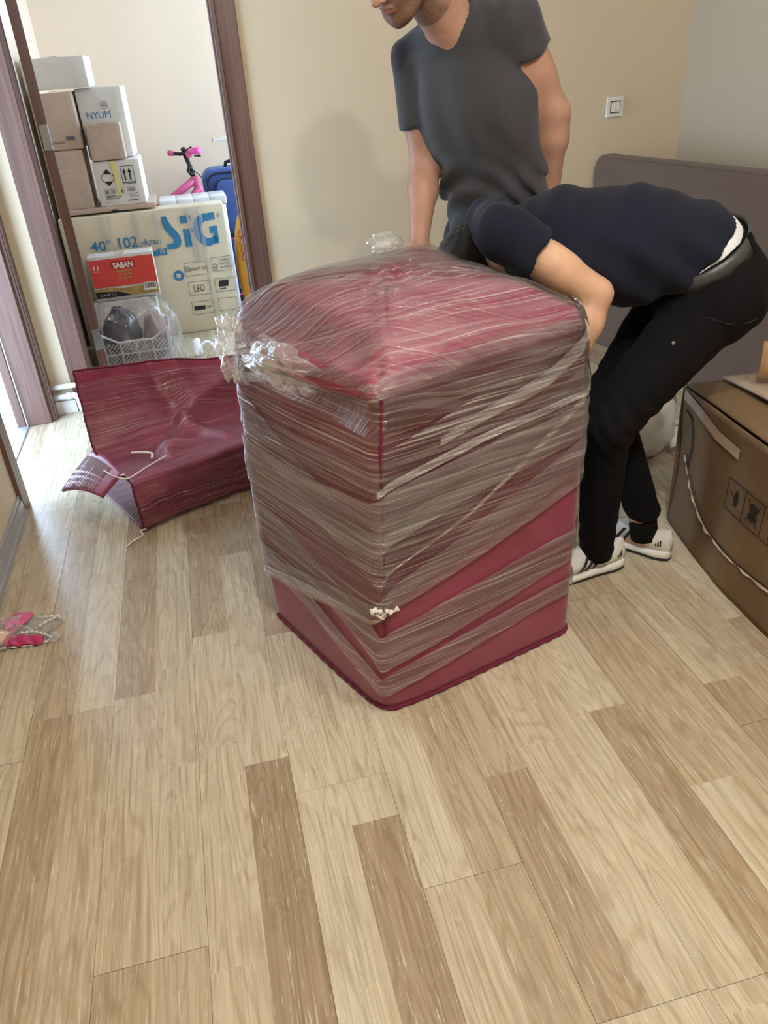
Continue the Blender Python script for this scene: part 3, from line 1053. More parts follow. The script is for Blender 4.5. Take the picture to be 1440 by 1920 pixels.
# quilted lining just inside
NN = np.zeros_like(V2)
for f in F2:
    q = V2[list(f)]; n = np.cross(q[1] - q[0], q[-1] - q[0]); NN[list(f)] += n
NN /= np.linalg.norm(NN, axis=1)[:, None] + 1e-9
quilt = 0.004 * np.abs(np.sin(UV2[:, 0] * 60)) * np.abs(np.sin(UV2[:, 1] * 70))
Vl = V2 - NN * (0.0085 + quilt)[:, None]
Vl[:, 2] = np.maximum(Vl[:, 2], 0.0125)
Vl, Fl = sheet(Vl, F2, 0.002)
mk('lining', Vl, Fl, M['lining'], cover, True)
# hem rolled down at the left end, lining side out
def hem_fn(u, v):
    base = CA + np.outer(-0.005 - 0.085 * v, CU) + np.outer(0.06 + 0.27 * u, CD)
    base[:, 2] = 0.196 - 0.055 * v ** 1.3 + 0.018 * np.sin(np.pi * u) - 0.055 * v * u
    base += np.outer(-0.06 * v * u, CU)
    return base
V, F, UV = grid_mesh(hem_fn, 24, 12)
V, F = sheet(V, F, -0.010)
mk('hem_flap', V, F, M['burgundy'], cover, True)
Vq, Fq, UVq = grid_mesh(hem_fn, 30, 16)
Vq = Vq - np.array([0, 0, 0.0001]) + np.array([0, 0, 1]) * (0.012 + 0.003 * np.abs(np.sin(UVq[:, 0] * 40) * np.sin(UVq[:, 1] * 26)))[:, None]
sel = (UVq[:, 0] > 0.18) & (UVq[:, 1] > 0.15)
Fq = [f for f in Fq if all(sel[i] for i in f)]
Vq2, Fq2 = sheet(Vq, Fq, 0.002)
used = sorted({i for f in Fq2 for i in f}); rm = {o: n for n, o in enumerate(used)}
mk('hem_lining', Vq2[used], [[rm[i] for i in f] for f in Fq2], M['lining'], cover, True)
# stitched edging and loose cords
def edge_cord(fn, pts, r, name, mat, wob=0.0):
    u = np.array([p[0] for p in pts]); v = np.array([p[1] for p in pts])
    P = fn(u, v)
    return mk(name, *tube(P, r + wob * np.sin(np.arange(len(P)) * 2.1), 6), mat, cover, True)
tt = np.linspace(0, 1, 130)
edge_cord(cover_fn(), [(0.0, t) for t in np.linspace(0.36, 1, 130)], 0.0042, 'hem_edging', M['burgundy_dark'], 0.0012)
edge_cord(cover_fn(), [(t, 1.0) for t in tt], 0.004, 'hem_edging', M['burgundy_dark'], 0.0012)
def cordline(pts, r=0.0028, seed=0):
    c = np.array(pts); t = np.linspace(0, len(c) - 1, 12 * len(c))
    P = np.stack([np.interp(t, np.arange(len(c)), c[:, k]) for k in range(3)], 1)
    for _ in range(40):
        P[1:-1] = (P[:-2] + 2 * P[1:-1] + P[2:]) / 4
    mk('cord', *tube(P, r, 6), M['cord'], cover, True)
cordline([(-0.43, 2.56, 0.21), (-0.40, 2.50, 0.213), (-0.35, 2.47, 0.20), (-0.30, 2.53, 0.205), (-0.22, 2.60, 0.21)])
cordline([(-0.36, 2.50, 0.21), (-0.44, 2.60, 0.16), (-0.475, 2.585, 0.13), (-0.46, 2.575, 0.10)], 0.003)
cordline([(-0.33, 2.46, 0.012), (-0.35, 2.44, 0.02), (-0.335, 2.43, 0.006), (-0.37, 2.41, 0.005), (-0.395, 2.375, 0.004)], 0.003)
cordline([(-0.34, 2.66, 0.215), (-0.30, 2.635, 0.222), (-0.265, 2.63, 0.215), (-0.27, 2.60, 0.21)], 0.0045)
# film still clinging to the front and the seat
def cfilm(u, v):
    fn = cover_fn()
    P = fn(u * 0.98, 0.34 + 0.62 * v)
    P2 = P + np.outer(0.010 + 0.005 * np.sin(u * 50 + v * 31), -CD) * np.where(v < 0.25, 1, 0.3)[:, None]
    P2[:, 2] += np.where(v < 0.2, 0, 0.008)
    return P2
V, F, UV = grid_mesh(cfilm, 60, 70)
mk('film_wrap', V, F, M['film_clear'], cover, True, uv=UV * np.array([0.6, 0.7]))

# ================================================================== big brown carton at the right edge
BU = np.array([-0.097, -0.995, 0]); BWv = np.array([0.995, -0.097, 0]); BO = np.array([1.337, 1.929, 0])
def bx(u, w, z):
    """carton frame: u towards the camera along the left face, w into the box, z up"""
    u, w, z = (np.asarray(a, float) for a in (u, w, z))
    return BO + np.multiply.outer(u, BU) + np.multiply.outer(w, BWv) + np.multiply.outer(z, np.array([0, 0, 1.0]))
def face_bulge(u, z):
    return -0.030 * np.sin(np.pi * np.clip(u / 0.8, 0, 1)) * np.clip(1.15 - z / 0.46, 0, 1) + 0.012 * np.sin(np.pi * np.clip(z / 0.46, 0, 1)) 
carton = thing('carton', 'big battered brown cardboard carton with torn side, at the right edge of the picture', 'carton', (1.6, 1.5, 0))
def carton_panel(fn, nu, nv, name, mat, t=0.005):
    V, F, UV = grid_mesh(fn, nu, nv)
    V = V + vnoise(V * 9, 31) * 0.004
    V[:, 2] = np.maximum(V[:, 2], 0.001)
    V, F = sheet(V, F, t)
    return mk(name, V, F, mat, carton, True)
CL, CW, CH = 0.86, 0.58, 0.462
carton_panel(lambda u, v: bx(u * CL, face_bulge(u * CL, v * CH), v * CH), 40, 24, 'side_panel', M['carton'])
carton_panel(lambda u, v: bx(0.0 * u, (1 - u) * CW, v * CH), 24, 16, 'side_panel', M['carton'])
carton_panel(lambda u, v: bx(CL + 0 * u, u * CW, v * CH), 24, 16, 'side_panel', M['carton'])
carton_panel(lambda u, v: bx(u * CL, CW + 0 * u, v * CH), 24, 16, 'side_panel', M['carton'], -0.005)
# top: two outer flaps meeting, one lifted a little, over a lower flap
carton_panel(lambda u, v: bx(0.006 + u * (CL - 0.012), 0.004 + v * 0.20, CH + 0.004 + 0.016 * np.sin(np.pi * u) * v), 30, 10, 'flap', M['carton'], -0.005)
carton_panel(lambda u, v: bx(0.004 + u * (CL - 0.008), 0.115 + v * (CW - 0.115), CH + 0.014 + 0.010 * np.sin(u * 5) * (1 - v) + 0.010 * np.sin(np.pi * u) - 0.012 * v), 34, 14, 'flap', M['carton_pale'], -0.006)
# handling marks: framed pictograms printed on the side
def fp(u, z, lift=0.0025):
    return bx(u, face_bulge(u, z) - lift, z)
def strip_on_face(pts, w, name, mat, lift=0.006):
    P = np.array([fp(u, z, lift) for u, z in pts])
    d = np.gradient(P, axis=0); d /= np.linalg.norm(d, axis=1)[:, None]
    n = np.cross(d, BWv); n /= np.linalg.norm(n, axis=1)[:, None]
    V = np.concatenate([P + n * w / 2, P - n * w / 2]); k = len(P)
    F = [(i, i + 1, i + 1 + k, i + k) for i in range(k - 1)]
    V, F = sheet(V, F, 0.0006)
    return mk(name, V, F, mat, carton)
def seg(a, b, n=8):
    return [(a[0] + (b[0] - a[0]) * t, a[1] + (b[1] - a[1]) * t) for t in np.linspace(0, 1, n)]
U0, U1, Z0, Z1 = 0.315, 0.63, 0.228, 0.318
for a, b in (((U0, Z1), (U1, Z1)), ((U0, Z0), (U1, Z0)), ((U0, Z0), (U0, Z1)), ((U1, Z0), (U1, Z1)), ((0.40, Z0), (0.40, Z1)), ((0.485, Z0), (0.485, Z1)), ((0.56, Z0), (0.56, Z1))):
    strip_on_face(seg(a, b), 0.003, 'printed_line', M['ink'])
def blot(cu, cz, ru, rz, name='printed_mark'):
    n = 18
    P = [fp(cu, cz, 0.006)] + [fp(cu + ru * math.cos(a), cz + rz * math.sin(a), 0.006) for a in np.linspace(0, 2 * math.pi, n, endpoint=False)]
    F = [(0, 1 + i, 1 + (i + 1) % n) for i in range(n)]
    V, F = sheet(P, F, 0.0005)
    mk(name, V, F, M['ink'], carton)
blot(0.36, 0.273, 0.009, 0.024); strip_on_face(seg((0.33, 0.285), (0.36, 0.27)), 0.004, 'printed_mark', M['ink']); strip_on_face(seg((0.36, 0.25), (0.36, 0.30)), 0.003, 'printed_mark', M['ink'])
blot(0.443, 0.288, 0.020, 0.012); blot(0.443, 0.262, 0.020, 0.012)
strip_on_face(seg((0.415, 0.305), (0.47, 0.242)), 0.003, 'printed_mark', M['ink']); strip_on_face(seg((0.47, 0.305), (0.415, 0.242)), 0.003, 'printed_mark', M['ink'])
strip_on_face(seg((0.522, 0.24), (0.522, 0.30)), 0.006, 'printed_mark', M['ink']); strip_on_face(seg((0.502, 0.298), (0.544, 0.298)), 0.006, 'printed_mark', M['ink'])
strip_on_face(seg((0.60, 0.24), (0.60, 0.30)), 0.008, 'printed_mark', M['ink'])
# split and gash in the board: dark slot with torn paper curling off it
strip_on_face([(0.035, 0.40), (0.07, 0.385), (0.085, 0.35), (0.088, 0.30), (0.08, 0.26), (0.075, 0.235)], 0.007, 'split', M['ink'], 0.0055)
gash = [(0.055, 0.265), (0.08, 0.225), (0.12, 0.185), (0.18, 0.15), (0.25, 0.125), (0.33, 0.115), (0.42, 0.112), (0.52, 0.12), (0.64, 0.13), (0.78, 0.135)]
strip_on_face(gash, 0.007, 'split', M['ink'], 0.0055)
def torn(u, v):
    g = np.array(gash); k = np.linspace(0, 1, len(g))
    uu = np.interp(u, k, g[:, 0]); zz = np.interp(u, k, g[:, 1]) - 0.002 - 0.007 * v * np.clip(0.45 + 0.4 * np.sin(u * 23 + 2 * np.sin(u * 11)) + 0.25 * np.sin(u * 97), 0.05, 1)
    return bx(uu, face_bulge(uu, zz) - 0.006 - 0.005 * v * (0.5 + 0.5 * np.sin(u * 71)), zz)
V, F, UV = grid_mesh(torn, 90, 4)
V, F = sheet(V, F, 0.0012)
mk('torn_paper', V, F, M['carton_pale'], carton)
strip_on_face([(0.02, 0.445), (0.10, 0.43), (0.22, 0.40), (0.34, 0.395)], 0.03, 'tape', M['carton_pale'], 0.0065)
# marker scrawl on the top flap
for k, pts in enumerate(([(0.30, 0.085), (0.33, 0.075), (0.35, 0.09)], [(0.34, 0.11), (0.37, 0.07), (0.40, 0.10), (0.42, 0.075)], [(0.44, 0.11), (0.46, 0.07), (0.49, 0.10), (0.50, 0.07)])):
    c = np.array(pts); t = np.linspace(0, len(c) - 1, 20)
    P = np.array([bx(np.interp(a, range(len(c)), c[:, 0]), np.interp(a, range(len(c)), c[:, 1]), CH + 0.016 + 0.006 * np.interp(a, range(len(c)), c[:, 1]) / 0.1) for a in t])
    mk('marker_scrawl', *tube(P, 0.0016, 5), M['ink_red'], carton)

# roll of brown tape on the carton
def tape_roll():
    c = np.array([1.520, 1.805, 0.462 + 0.040 + 0.052]); ax = np.array([0.80, -0.60, 0.0]); ax /= np.linalg.norm(ax)
    o = thing('tape_roll', 'roll of tan packing tape standing on the brown carton', 'tape', c - np.array([0, 0, 0.052]))
    r1, r0, h = 0.052, 0.039, 0.030
    mk('tape', *lathe([(r0, -h), (r1 - 0.003, -h), (r1, -h + 0.003), (r1, h - 0.003), (r1 - 0.003, h), (r0, h), (r0, -h)], c, ax, 40), M['tape'], o, True)
    mk('core', *lathe([(r0 - 0.0045, -h), (r0 - 0.0003, -h), (r0 - 0.0003, h), (r0 - 0.0045, h), (r0 - 0.0045, -h)], c, ax, 40), M['carton_pale'], o, True)
tape_roll()

# ================================================================== brown upholstered panel against the wall
PD = np.array([0.1605, -0.987, 0]); PN = np.array([-0.987, -0.1605, 0]); PO = np.array([1.945, 3.752, 0])
def panel():
    o = thing('upholstered_panel', 'large dark brown felt-covered panel with rounded corner, standing in the room corner', 'panel', PO + PD * 0.8)
    L, H, R = 1.70, 0.905, 0.075
    pts = [(0, 0), (L, 0), (L, H)]
    for a in np.linspace(90, 180, 9):
        pts.append((R + R * math.cos(math.radians(a)), H - R + R * math.sin(math.radians(a))))
    V, F = poly_ext(pts, PO, PD, (0, 0, 1), 0.002)
    # PD x Z = (-.987,-.16): the front
    A = np.array([PO + PD * x + np.array([0, 0, y]) for x, y in pts])
    bm = bmesh.new()
    f = bm.faces.new([bm.verts.new(p) for p in A])
    r = bmesh.ops.extrude_face_region(bm, geom=[f])
    bmesh.ops.translate(bm, verts=[g for g in r['geom'] if isinstance(g, bmesh.types.BMVert)], vec=Vector(-PN * 0.06))
    bmesh.ops.recalc_face_normals(bm, faces=list(bm.faces))
    bmesh.ops.bevel(bm, geom=[e for e in bm.edges if e.calc_face_angle(0) > 0.8], offset=0.008, segments=3, affect='EDGES', profile=0.5)
    bm.verts.index_update()
    V = np.array([v.co[:] for v in bm.verts]); F = [[v.index for v in q.verts] for q in bm.faces]
    bm.free()
    mk('felt_face', V, F, M['panel'], o)
    c = PO + PD * 1.10 + np.array([0, 0, 0.33]) + PN * 0.0012
    mk('screw_hole', *lathe([(0.0001, 0.0), (0.006, 0.0), (0.007, -0.002)], c, PN, 14), M['black_plastic'], o)
    P = np.array([PO + PD * x + np.array([0, 0, 0.897]) + PN * 0.0 for x in (0.09, 1.69)])
    mk('seam', *tube(P, 0.003, 6), M['panel'], o)
panel()

# ================================================================== light switch
def switch():
    c = np.array([2.043, YB, 1.097]); h = 0.043
    o = thing('light_switch', 'square white light switch with dark inner rim on the beige wall', 'switch', c)
    def b(x0, x1, z0, z1, y0, y1, bev=0.003):
        return bm_box(c[0] + x0, c[0] + x1, YB - y1, YB - y0, c[2] + z0, c[2] + z1, bev, 2)
    mk('plate', *b(-h, h, -h, h, 0.0, 0.010), M['plastic_white'], o)
    mk('rim', *b(-0.026, 0.026, -0.026, 0.026, 0.0102, 0.012, 0.001), M['dark_plastic'], o)
    V, F = b(-0.0215, 0.0215, -0.0215, 0.0215, 0.0122, 0.016, 0.001)
    rk = mk('rocker', V, F, M['plastic_white'], o)
    mk('mark', *bm_box(c[0] - 0.003, c[0] - 0.001, YB - 0.0166, YB - 0.0161, c[2] - 0.016, c[2] - 0.009), M['ink_grey'], rk)
    mk('mark', *bm_box(c[0] + 0.002, c[0] + 0.004, YB - 0.0166, YB - 0.0161, c[2] - 0.017, c[2] - 0.009), M['ink_grey'], rk)
switch()

# ================================================================== heating pipes in the corner
def pipes():
    o = thing('heating_pipes', 'pair of white heating pipes with an elbow, low on the wall beside the doorway', 'pipe', (-0.70, 3.745, 0))
    mk('pipe', *tube([(-0.764, 3.742, 0.137), (-0.575, 3.742, 0.139)], 0.0125, 14), M['white_paint'], o, True)
    mk('pipe', *tube([(-0.764, 3.742, 0.088), (-0.675, 3.742, 0.090)], 0.0125, 14), M['white_paint'], o, True)
    a = np.linspace(0, math.pi / 2, 8)
    P = [(-0.675 + 0.025 * math.sin(t), 3.742, 0.090 - 0.025 * (1 - math.cos(t))) for t in a] + [(-0.650, 3.742, 0.004)]
    mk('elbow', *tube(P, [0.0155] * 8 + [0.0125], 14), M['white_paint'], o, True)
    mk('collar', *tube([(-0.700, 3.742, 0.0893), (-0.675, 3.742, 0.090)], 0.017, 14), M['white_paint'], o, True)
pipes()

# ================================================================== white sack beside the carton
M['sack_white'] = simple('white_woven_plastic', lin(244, 244, 246), 0.45, 0.4, 0.06, 12, 0.3, 40)
M['sack_grey'] = simple('greyish_plastic', lin(176, 166, 154), 0.4, 0.4, 0.1, 12, 0.3, 40)
def blob(centre, rad, seed, n=56, amp=0.14, R=np.eye(3), flatz=None):
    u = np.linspace(0, 2 * np.pi, n, endpoint=False); v = np.linspace(0, np.pi, n // 2)
    U, W = np.meshgrid(u, v, indexing='ij')
    D = np.stack([np.cos(U) * np.sin(W), np.sin(U) * np.sin(W), np.cos(W)], -1).reshape(-1, 3)
    r = 1 + amp * snoise(D * 4, seed) + amp * 0.5 * np.abs(snoise(D * 11, seed + 1)) 
    V = np.array(centre) + (D * r[:, None] * np.array(rad)) @ R.T
    if flatz is not None:
        V[:, 2] = np.maximum(V[:, 2], flatz + 0.0015 * (1 + snoise(D * 6, seed + 3)))
    m = n // 2
    F = [(i * m + j, ((i + 1) % n) * m + j, ((i + 1) % n) * m + j + 1, i * m + j + 1) for i in range(n) for j in range(m - 1)]
    return V, [f[::-1] for f in F]
sack = thing('plastic_sack', 'crumpled white plastic sack on the floor between the dark trousers and the carton', 'sack', (1.52, 2.42, 0))
mk('sack_body', *blob((1.485, 2.40, 0.125), (0.135, 0.11, 0.145), 41, R=rotm((0, 1, 0), 12), flatz=0.002), M['sack_white'], sack, True)
mk('sack_lining', *blob((1.575, 2.47, 0.185), (0.095, 0.09, 0.125), 43, amp=0.08, R=rotm((0, 1, 0), -18), flatz=0.05), M['sack_grey'], sack, True)
def neckf(u, v):
    a = u * 2 * np.pi
    r = 0.05 * (1 - 0.55 * v) * (1 + 0.25 * np.sin(a * 5 + 1))
    return np.stack([1.62 + 0.10 * v + r * 0.5 * np.cos(a), 2.36 + r * 0.6 * np.sin(a) - 0.02 * v, 0.075 + 0.03 * v + r * 0.7 * np.sin(a + 0.6)], 1)
V, F, UV = grid_mesh(neckf, 40, 8)
V[:, 2] = np.maximum(V[:, 2], 0.003)
mk('sack_neck', *sheet(V, F, 0.0015), M['sack_white'], sack, True)

# ================================================================== pink toy bits in a clear bag, left foreground
M['pink'] = simple('pink_plastic', lin(206, 92, 140), 0.35, 0.5, 0.1, 14)
M['pink_dark'] = simple('deep_pink_plastic', lin(176, 48, 100), 0.35, 0.5, 0.15, 30)
M['pink_hot'] = simple('hot_pink_plastic', lin(240, 84, 176), 0.35, 0.5, 0.05)
M['peach'] = simple('peach_plastic', lin(226, 184, 160), 0.45, 0.4, 0.15, 30)
toy = thing('toy_shoe', 'small pink plastic toy piece with peach tip, in the clear bag at the left edge', 'toy', (-0.70, 1.985, 0.004))
def petal(u, v):
    a = (u - 0.5) * 2.0
    w = 0.036 * np.sin(np.pi * np.clip(v * 0.9 + 0.08, 0, 1)) ** 0.6
    return np.stack([-0.720 + 0.078 * v + 0.55 * w * a, 1.985 + 0.062 * v - w * a * 0.8, 0.010 + 0.024 * np.sin(np.pi * v) * (1 - 0.4 * a * a) + 0.016 * v], 1)
V, F, UV = grid_mesh(petal, 18, 18)
mk('toy_upper', *sheet(V, F, 0.004), M['pink'], toy, True)
mk('toy_knob', *blob((-0.692, 1.985, 0.042), (0.014, 0.012, 0.011), 3, 20, 0.05), M['pink_hot'], toy, True)
mk('toy_tip', *blob((-0.725, 1.958, 0.024), (0.034, 0.026, 0.021), 5, 26, 0.12), M['peach'], toy, True)
def bow(u, v):
    a = (u - 0.5) * 2
    return np.stack([-0.705 + 0.105 * v, 1.950 - 0.026 * v + 0.024 * a * (1 - 0.4 * v), 0.010 + 0.018 * (1 - a * a) * (1 - v * 0.5) + 0.003 * np.sin(v * 17 + a * 2)], 1)
V, F, UV = grid_mesh(bow, 14, 24)
mk('toy_ribbon', *sheet(V, F, 0.004), M['pink_dark'], toy, True)
M['bag_white'] = simple('milky_plastic', lin(226, 226, 228), 0.2, 0.5, 0.1, 60)
M['bag_crinkle'] = film('crinkled_clear_bag', 0.08, 0.8, 14, 30, 0.7)
def pouch(zs):
    def fn(u, v):
        x = -0.775 + 0.205 * u + 0.012 * np.sin(v * 9); y = 1.925 + 0.115 * v - 0.012 * np.sin(u * 8)
        z = 0.0025 + zs * 0.062 * np.exp(-((u - 0.32) / 0.3) ** 2) * np.sin(np.pi * v) ** 0.6 + zs * 0.008 * np.abs(snoise(np.stack([u * 16, v * 13, 0 * u], 1), 8))
        return np.stack([x, y, z], 1)
    return fn
tb = thing('plastic_bag', 'small clear plastic bag holding pink toy bits, lying on the floor at the left edge', 'bag', (-0.68, 1.98, 0.0))
V, F, UV = grid_mesh(pouch(1.0), 46, 36)
mk('bag_film', V, F, M['bag_crinkle'], tb, True, uv=UV * np.array([0.25, 0.14]))
V, F, UV = grid_mesh(pouch(0.0), 8, 8)
mk('bag_underside', V, F, M['clear_bag'], tb, True, uv=UV * 0.3)
for pts in ([(-0.775, 2.045, 0.006), (-0.70, 2.052, 0.012), (-0.62, 2.046, 0.007), (-0.572, 2.040, 0.006), (-0.570, 2.020, 0.005)],
            [(-0.572, 2.038, 0.007), (-0.60, 2.018, 0.010), (-0.635, 1.995, 0.008), (-0.65, 1.985, 0.006)],
            [(-0.775, 1.930, 0.006), (-0.70, 1.925, 0.009), (-0.64, 1.918, 0.006), (-0.592, 1.922, 0.006), (-0.582, 1.945, 0.005)],
            [(-0.66, 1.95, 0.032), (-0.63, 1.962, 0.02), (-0.60, 1.95, 0.012), (-0.585, 1.94, 0.006)]):
    c = np.array(pts); t_ = np.linspace(0, len(c) - 1, 14 * len(c))
    P = np.stack([np.interp(t_, np.arange(len(c)), c[:, k]) for k in range(3)], 1)
    P[:, 2] += 0.0015 * np.sin(np.arange(len(P)) * 1.7)
    for _ in range(4):
        P[1:-1] = (P[:-2] + 2 * P[1:-1] + P[2:]) / 4
    V, F = tube(P, 0.0028 + 0.0016 * np.sin(np.arange(len(P)) * 0.9), 6)
    mk('bag_edge', V, F, M['bag_white'], tb, True)
def fold(u, v):
    return np.stack([-0.66 + 0.095 * u, 1.995 + 0.045 * u + 0.010 * (v - 0.5), 0.006 + 0.008 * np.sin(np.pi * v) + 0.003 * np.sin(u * 40)], 1)
V, F, UV = grid_mesh(fold, 30, 6)
mk('bag_fold', V, F, M['film_crumple'], tb, True, uv=UV * np.array([0.1, 0.02]))

# ================================================================== stacked boxes in the far room
def carton_box(name, label, x0, x1, z0, z1, yf, depth, mat, rot=0.0, group=None, tape=True, bevel=0.004, dent=0.0015, cat='box'):
    """closed carton: body, top seam tape, side flaps; front face at y=yf"""
    c = np.array([(x0 + x1) / 2, yf + depth / 2, z0])
    o = thing(name, label, cat, c, group)
    R = yaw(rot)
    def place(V):
        return (np.asarray(V) - c) @ R.T + c
    V, F = bm_box(x0, x1, yf, yf + depth, z0, z1, bevel, 2, 5, dent)
    V[:, 2] = np.maximum(V[:, 2], z0)
    mk('body', place(V), F, mat, o, True)
    if tape:
        xm = (x0 + x1) / 2
        V, F = bm_box(xm - 0.022, xm + 0.022, yf + 0.004, yf + depth - 0.004, z1 + 0.0016, z1 + 0.0024)
        mk('tape', place(V), F, M['tape_clear'], o)
    fr = dict(O=place([[x0, yf - dent * 0.9 - 0.0006, z0]])[0], ex=R[:, 0], ey=np.array([0, 0, 1.0]), o=o, place=place, w=x1 - x0, h=z1 - z0, n=-R[:, 1])
    return o, fr
M['tape_clear'] = simple('clear_packing_tape', lin(214, 204, 184), 0.2, 0.5, 0.05)

def pr(fr, name, shape, mat, u=0, v=0, parent=None):
    V, F = shape
    return mk(name, V, F, mat, parent or fr['o'])
def ftext(fr, s, u, v, size, mat='ink', **k):
    W, F = text_mesh(s, fr['O'] + fr['ex'] * u + fr['ey'] * v, fr['ex'], fr['ey'], size, t=0.0012, **k)
    return mk('lettering', W, F, M[mat], fr['o'])
def fpoly(fr, pts, mat, name='printed_mark', t=0.0008, lift=0.0006):
    V, F = poly_ext(pts, fr['O'] + fr['n'] * lift, fr['ex'], fr['ey'], t)
    return mk(name, V, F, M[mat], fr['o'])
def frect(fr, u0, v0, u1, v1, mat, name='printed_mark', t=0.0008, lift=0.0006):
    return fpoly(fr, [(u0, v0), (u1, v0), (u1, v1), (u0, v1)], mat, name, t, lift)
def fframe(fr, u0, v0, u1, v1, w, mat, name='printed_frame'):
    parts = []
    for a in ((u0, v0, u1, v0 + w), (u0, v1 - w, u1, v1), (u0, v0 + w, u0 + w, v1 - w), (u1 - w, v0 + w, u1, v1 - w)):
        parts.append(poly_ext([(a[0], a[1]), (a[2], a[1]), (a[2], a[3]), (a[0], a[3])], fr['O'] + fr['n'] * 0.0006, fr['ex'], fr['ey'], 0.0008))
    V, F = join(*parts)
    return mk(name, V, F, M[mat], fr['o'])
def fring(fr, cu, cv, r, w, mat, n=28):
    a = np.linspace(0, 2 * math.pi, n, endpoint=False)
    O = fr['O'] + fr['n'] * 0.0012
    V = [O + fr['ex'] * (cu + q * math.cos(t)) + fr['ey'] * (cv + q * math.sin(t)) for q in (r, r - w) for t in a]
    F = [(i, (i + 1) % n, n + (i + 1) % n, n + i) for i in range(n)]
    mk('printed_ring', *sheet(V, F, 0.0004), M[mat], fr['o'])

# carton that carries the stack (its front edge shows above the television box)
carton_box('base_carton', 'tall tan carton behind the television box, carrying the stack of small boxes', -0.695, -0.175, 0.0, 0.728, 5.005, 0.30, M['carton_pale'], 0, tape=False)
o, fr = carton_box('flat_box', 'thin flat tan cardboard box lying across the top of the television box', -0.69, -0.165, 0.7285, 0.755, 4.872, 0.40, M['carton_pale'], 0, tape=False)
a = np.linspace(0, math.pi, 12)
fpoly(fr, [(0.30 + 0.022 * math.cos(t), 0.0005 + 0.011 * math.sin(t)) for t in a], 'ink')
o, fr = carton_box('brown_box', 'plain brown box at the lower left of the stack, left of the white pictogram box', -0.690, -0.492, 0.7555, 1.052, 4.885, 0.30, M['carton_pale'], 0)
frect(fr, 0.02, 0.20, 0.16, 0.2015, 'tape_clear')
o, fr = carton_box('pictogram_box', 'white box printed with a diamond and upright arrows, right of the brown box', -0.452, -0.205, 0.7555, 0.985, 4.878, 0.28, M['carton_white'], -2)
W_, H_ = fr['w'], fr['h']
fpoly(fr, [(0.045, 0.165), (0.091, 0.165), (0.068, 0.192)], 'ink'); fpoly(fr, [(0.068, 0.102), (0.091, 0.128), (0.045, 0.128)], 'ink')
for p, q in (((0.045, 0.165), (0.030, 0.148)), ((0.030, 0.148), (0.045, 0.128)), ((0.091, 0.165), (0.106, 0.148)), ((0.106, 0.148), (0.091, 0.128))):
    d = np.array(q) - np.array(p); nrm = np.array([-d[1], d[0]]) / np.linalg.norm(d) * 0.0016
    P4 = [np.array(p) - nrm, np.array(q) - nrm, np.array(q) + nrm, np.array(p) + nrm]
    ar = sum(P4[i][0] * P4[(i + 1) % 4][1] - P4[(i + 1) % 4][0] * P4[i][1] for i in range(4))
    fpoly(fr, P4 if ar > 0 else P4[::-1], 'ink')
fframe(fr, 0.142, 0.108, 0.212, 0.200, 0.0025, 'ink')
for cx in (0.160, 0.188):
    fpoly(fr, [(cx - 0.004, 0.125), (cx + 0.004, 0.125), (cx + 0.004, 0.165), (cx + 0.011, 0.165), (cx, 0.188), (cx - 0.011, 0.165), (cx - 0.004, 0.165)], 'ink')
frect(fr, 0.145, 0.114, 0.209, 0.118, 'ink')
for k, (u0, u1) in enumerate(((0.035, 0.062), (0.070, 0.092), (0.115, 0.140))):
    fframe(fr, u0, 0.064, u1, 0.092, 0.0015, 'ink_grey')
    fpoly(fr, [(u0 + 0.006, 0.068), (u1 - 0.006, 0.068), ((u0 + u1) / 2, 0.088)], 'ink_grey')
for v, u1 in ((0.052, 0.090), (0.045, 0.120), (0.036, 0.105)):
    frect(fr, 0.035, v, u1, v + 0.0032, 'ink_grey')
for v in (0.088, 0.080, 0.072):
    frect(fr, 0.155, v, 0.200, v + 0.003, 'ink_grey')
ftext(fr, 'LUC', 0.165, 0.042, 0.020, 'ink_grey'); ftext(fr, 'No 15', 0.035, 0.018, 0.009, 'ink_grey'); frect(fr, 0.150, 0.02, 0.205, 0.025, 'ink_grey')
# strip of yellow tape hanging down this box
M['tape_yellow'] = simple('yellow_tape', lin(216, 206, 120), 0.35, 0.5, 0.1)
fpoly(fr, [(0.108, 0.05), (0.124, 0.048), (0.122, 0.228), (0.098, 0.228), (0.104, 0.14)], 'tape_yellow', 'yellow_tape', 0.0012, 0.0015)

o, fr = carton_box('brown_box', 'tall brown box with small print, under the left end of the long grey-white box', -0.692, -0.480, 1.0560, 1.328, 4.895, 0.30, M['carton_pale'], 0)
frect(fr, 0.135, 0.045, 0.180, 0.064, 'ink_grey'); fring(fr, 0.055, 0.038, 0.008, 0.0015, 'ink_grey')
for v in (0.034, 0.040):
    frect(fr, 0.07, v, 0.125, v + 0.0025, 'ink_grey')
o, fr = carton_box('white_box', 'tall white box reading NYUM behind the small brown carton', -0.462, -0.225, 0.990, 1.338, 4.975, 0.26, M['carton_white'], -3)
ftext(fr, 'NYUM', 0.035, 0.200, 0.036, 'ink_blue', width=0.125)
fring(fr, 0.135, 0.262, 0.019, 0.002, 'ink_grey'); frect(fr, 0.124, 0.258, 0.147, 0.262, 'ink_grey'); frect(fr, 0.128, 0.266, 0.143, 0.269, 'ink_grey')
fring(fr, 0.168, 0.238, 0.004, 0.0008, 'ink_grey')
o, fr = carton_box('small_box', 'small brown square carton in front of the NYUM box', -0.448, -0.268, 0.9905, 1.167, 4.866, 0.105, M['carton_pale'], -2)
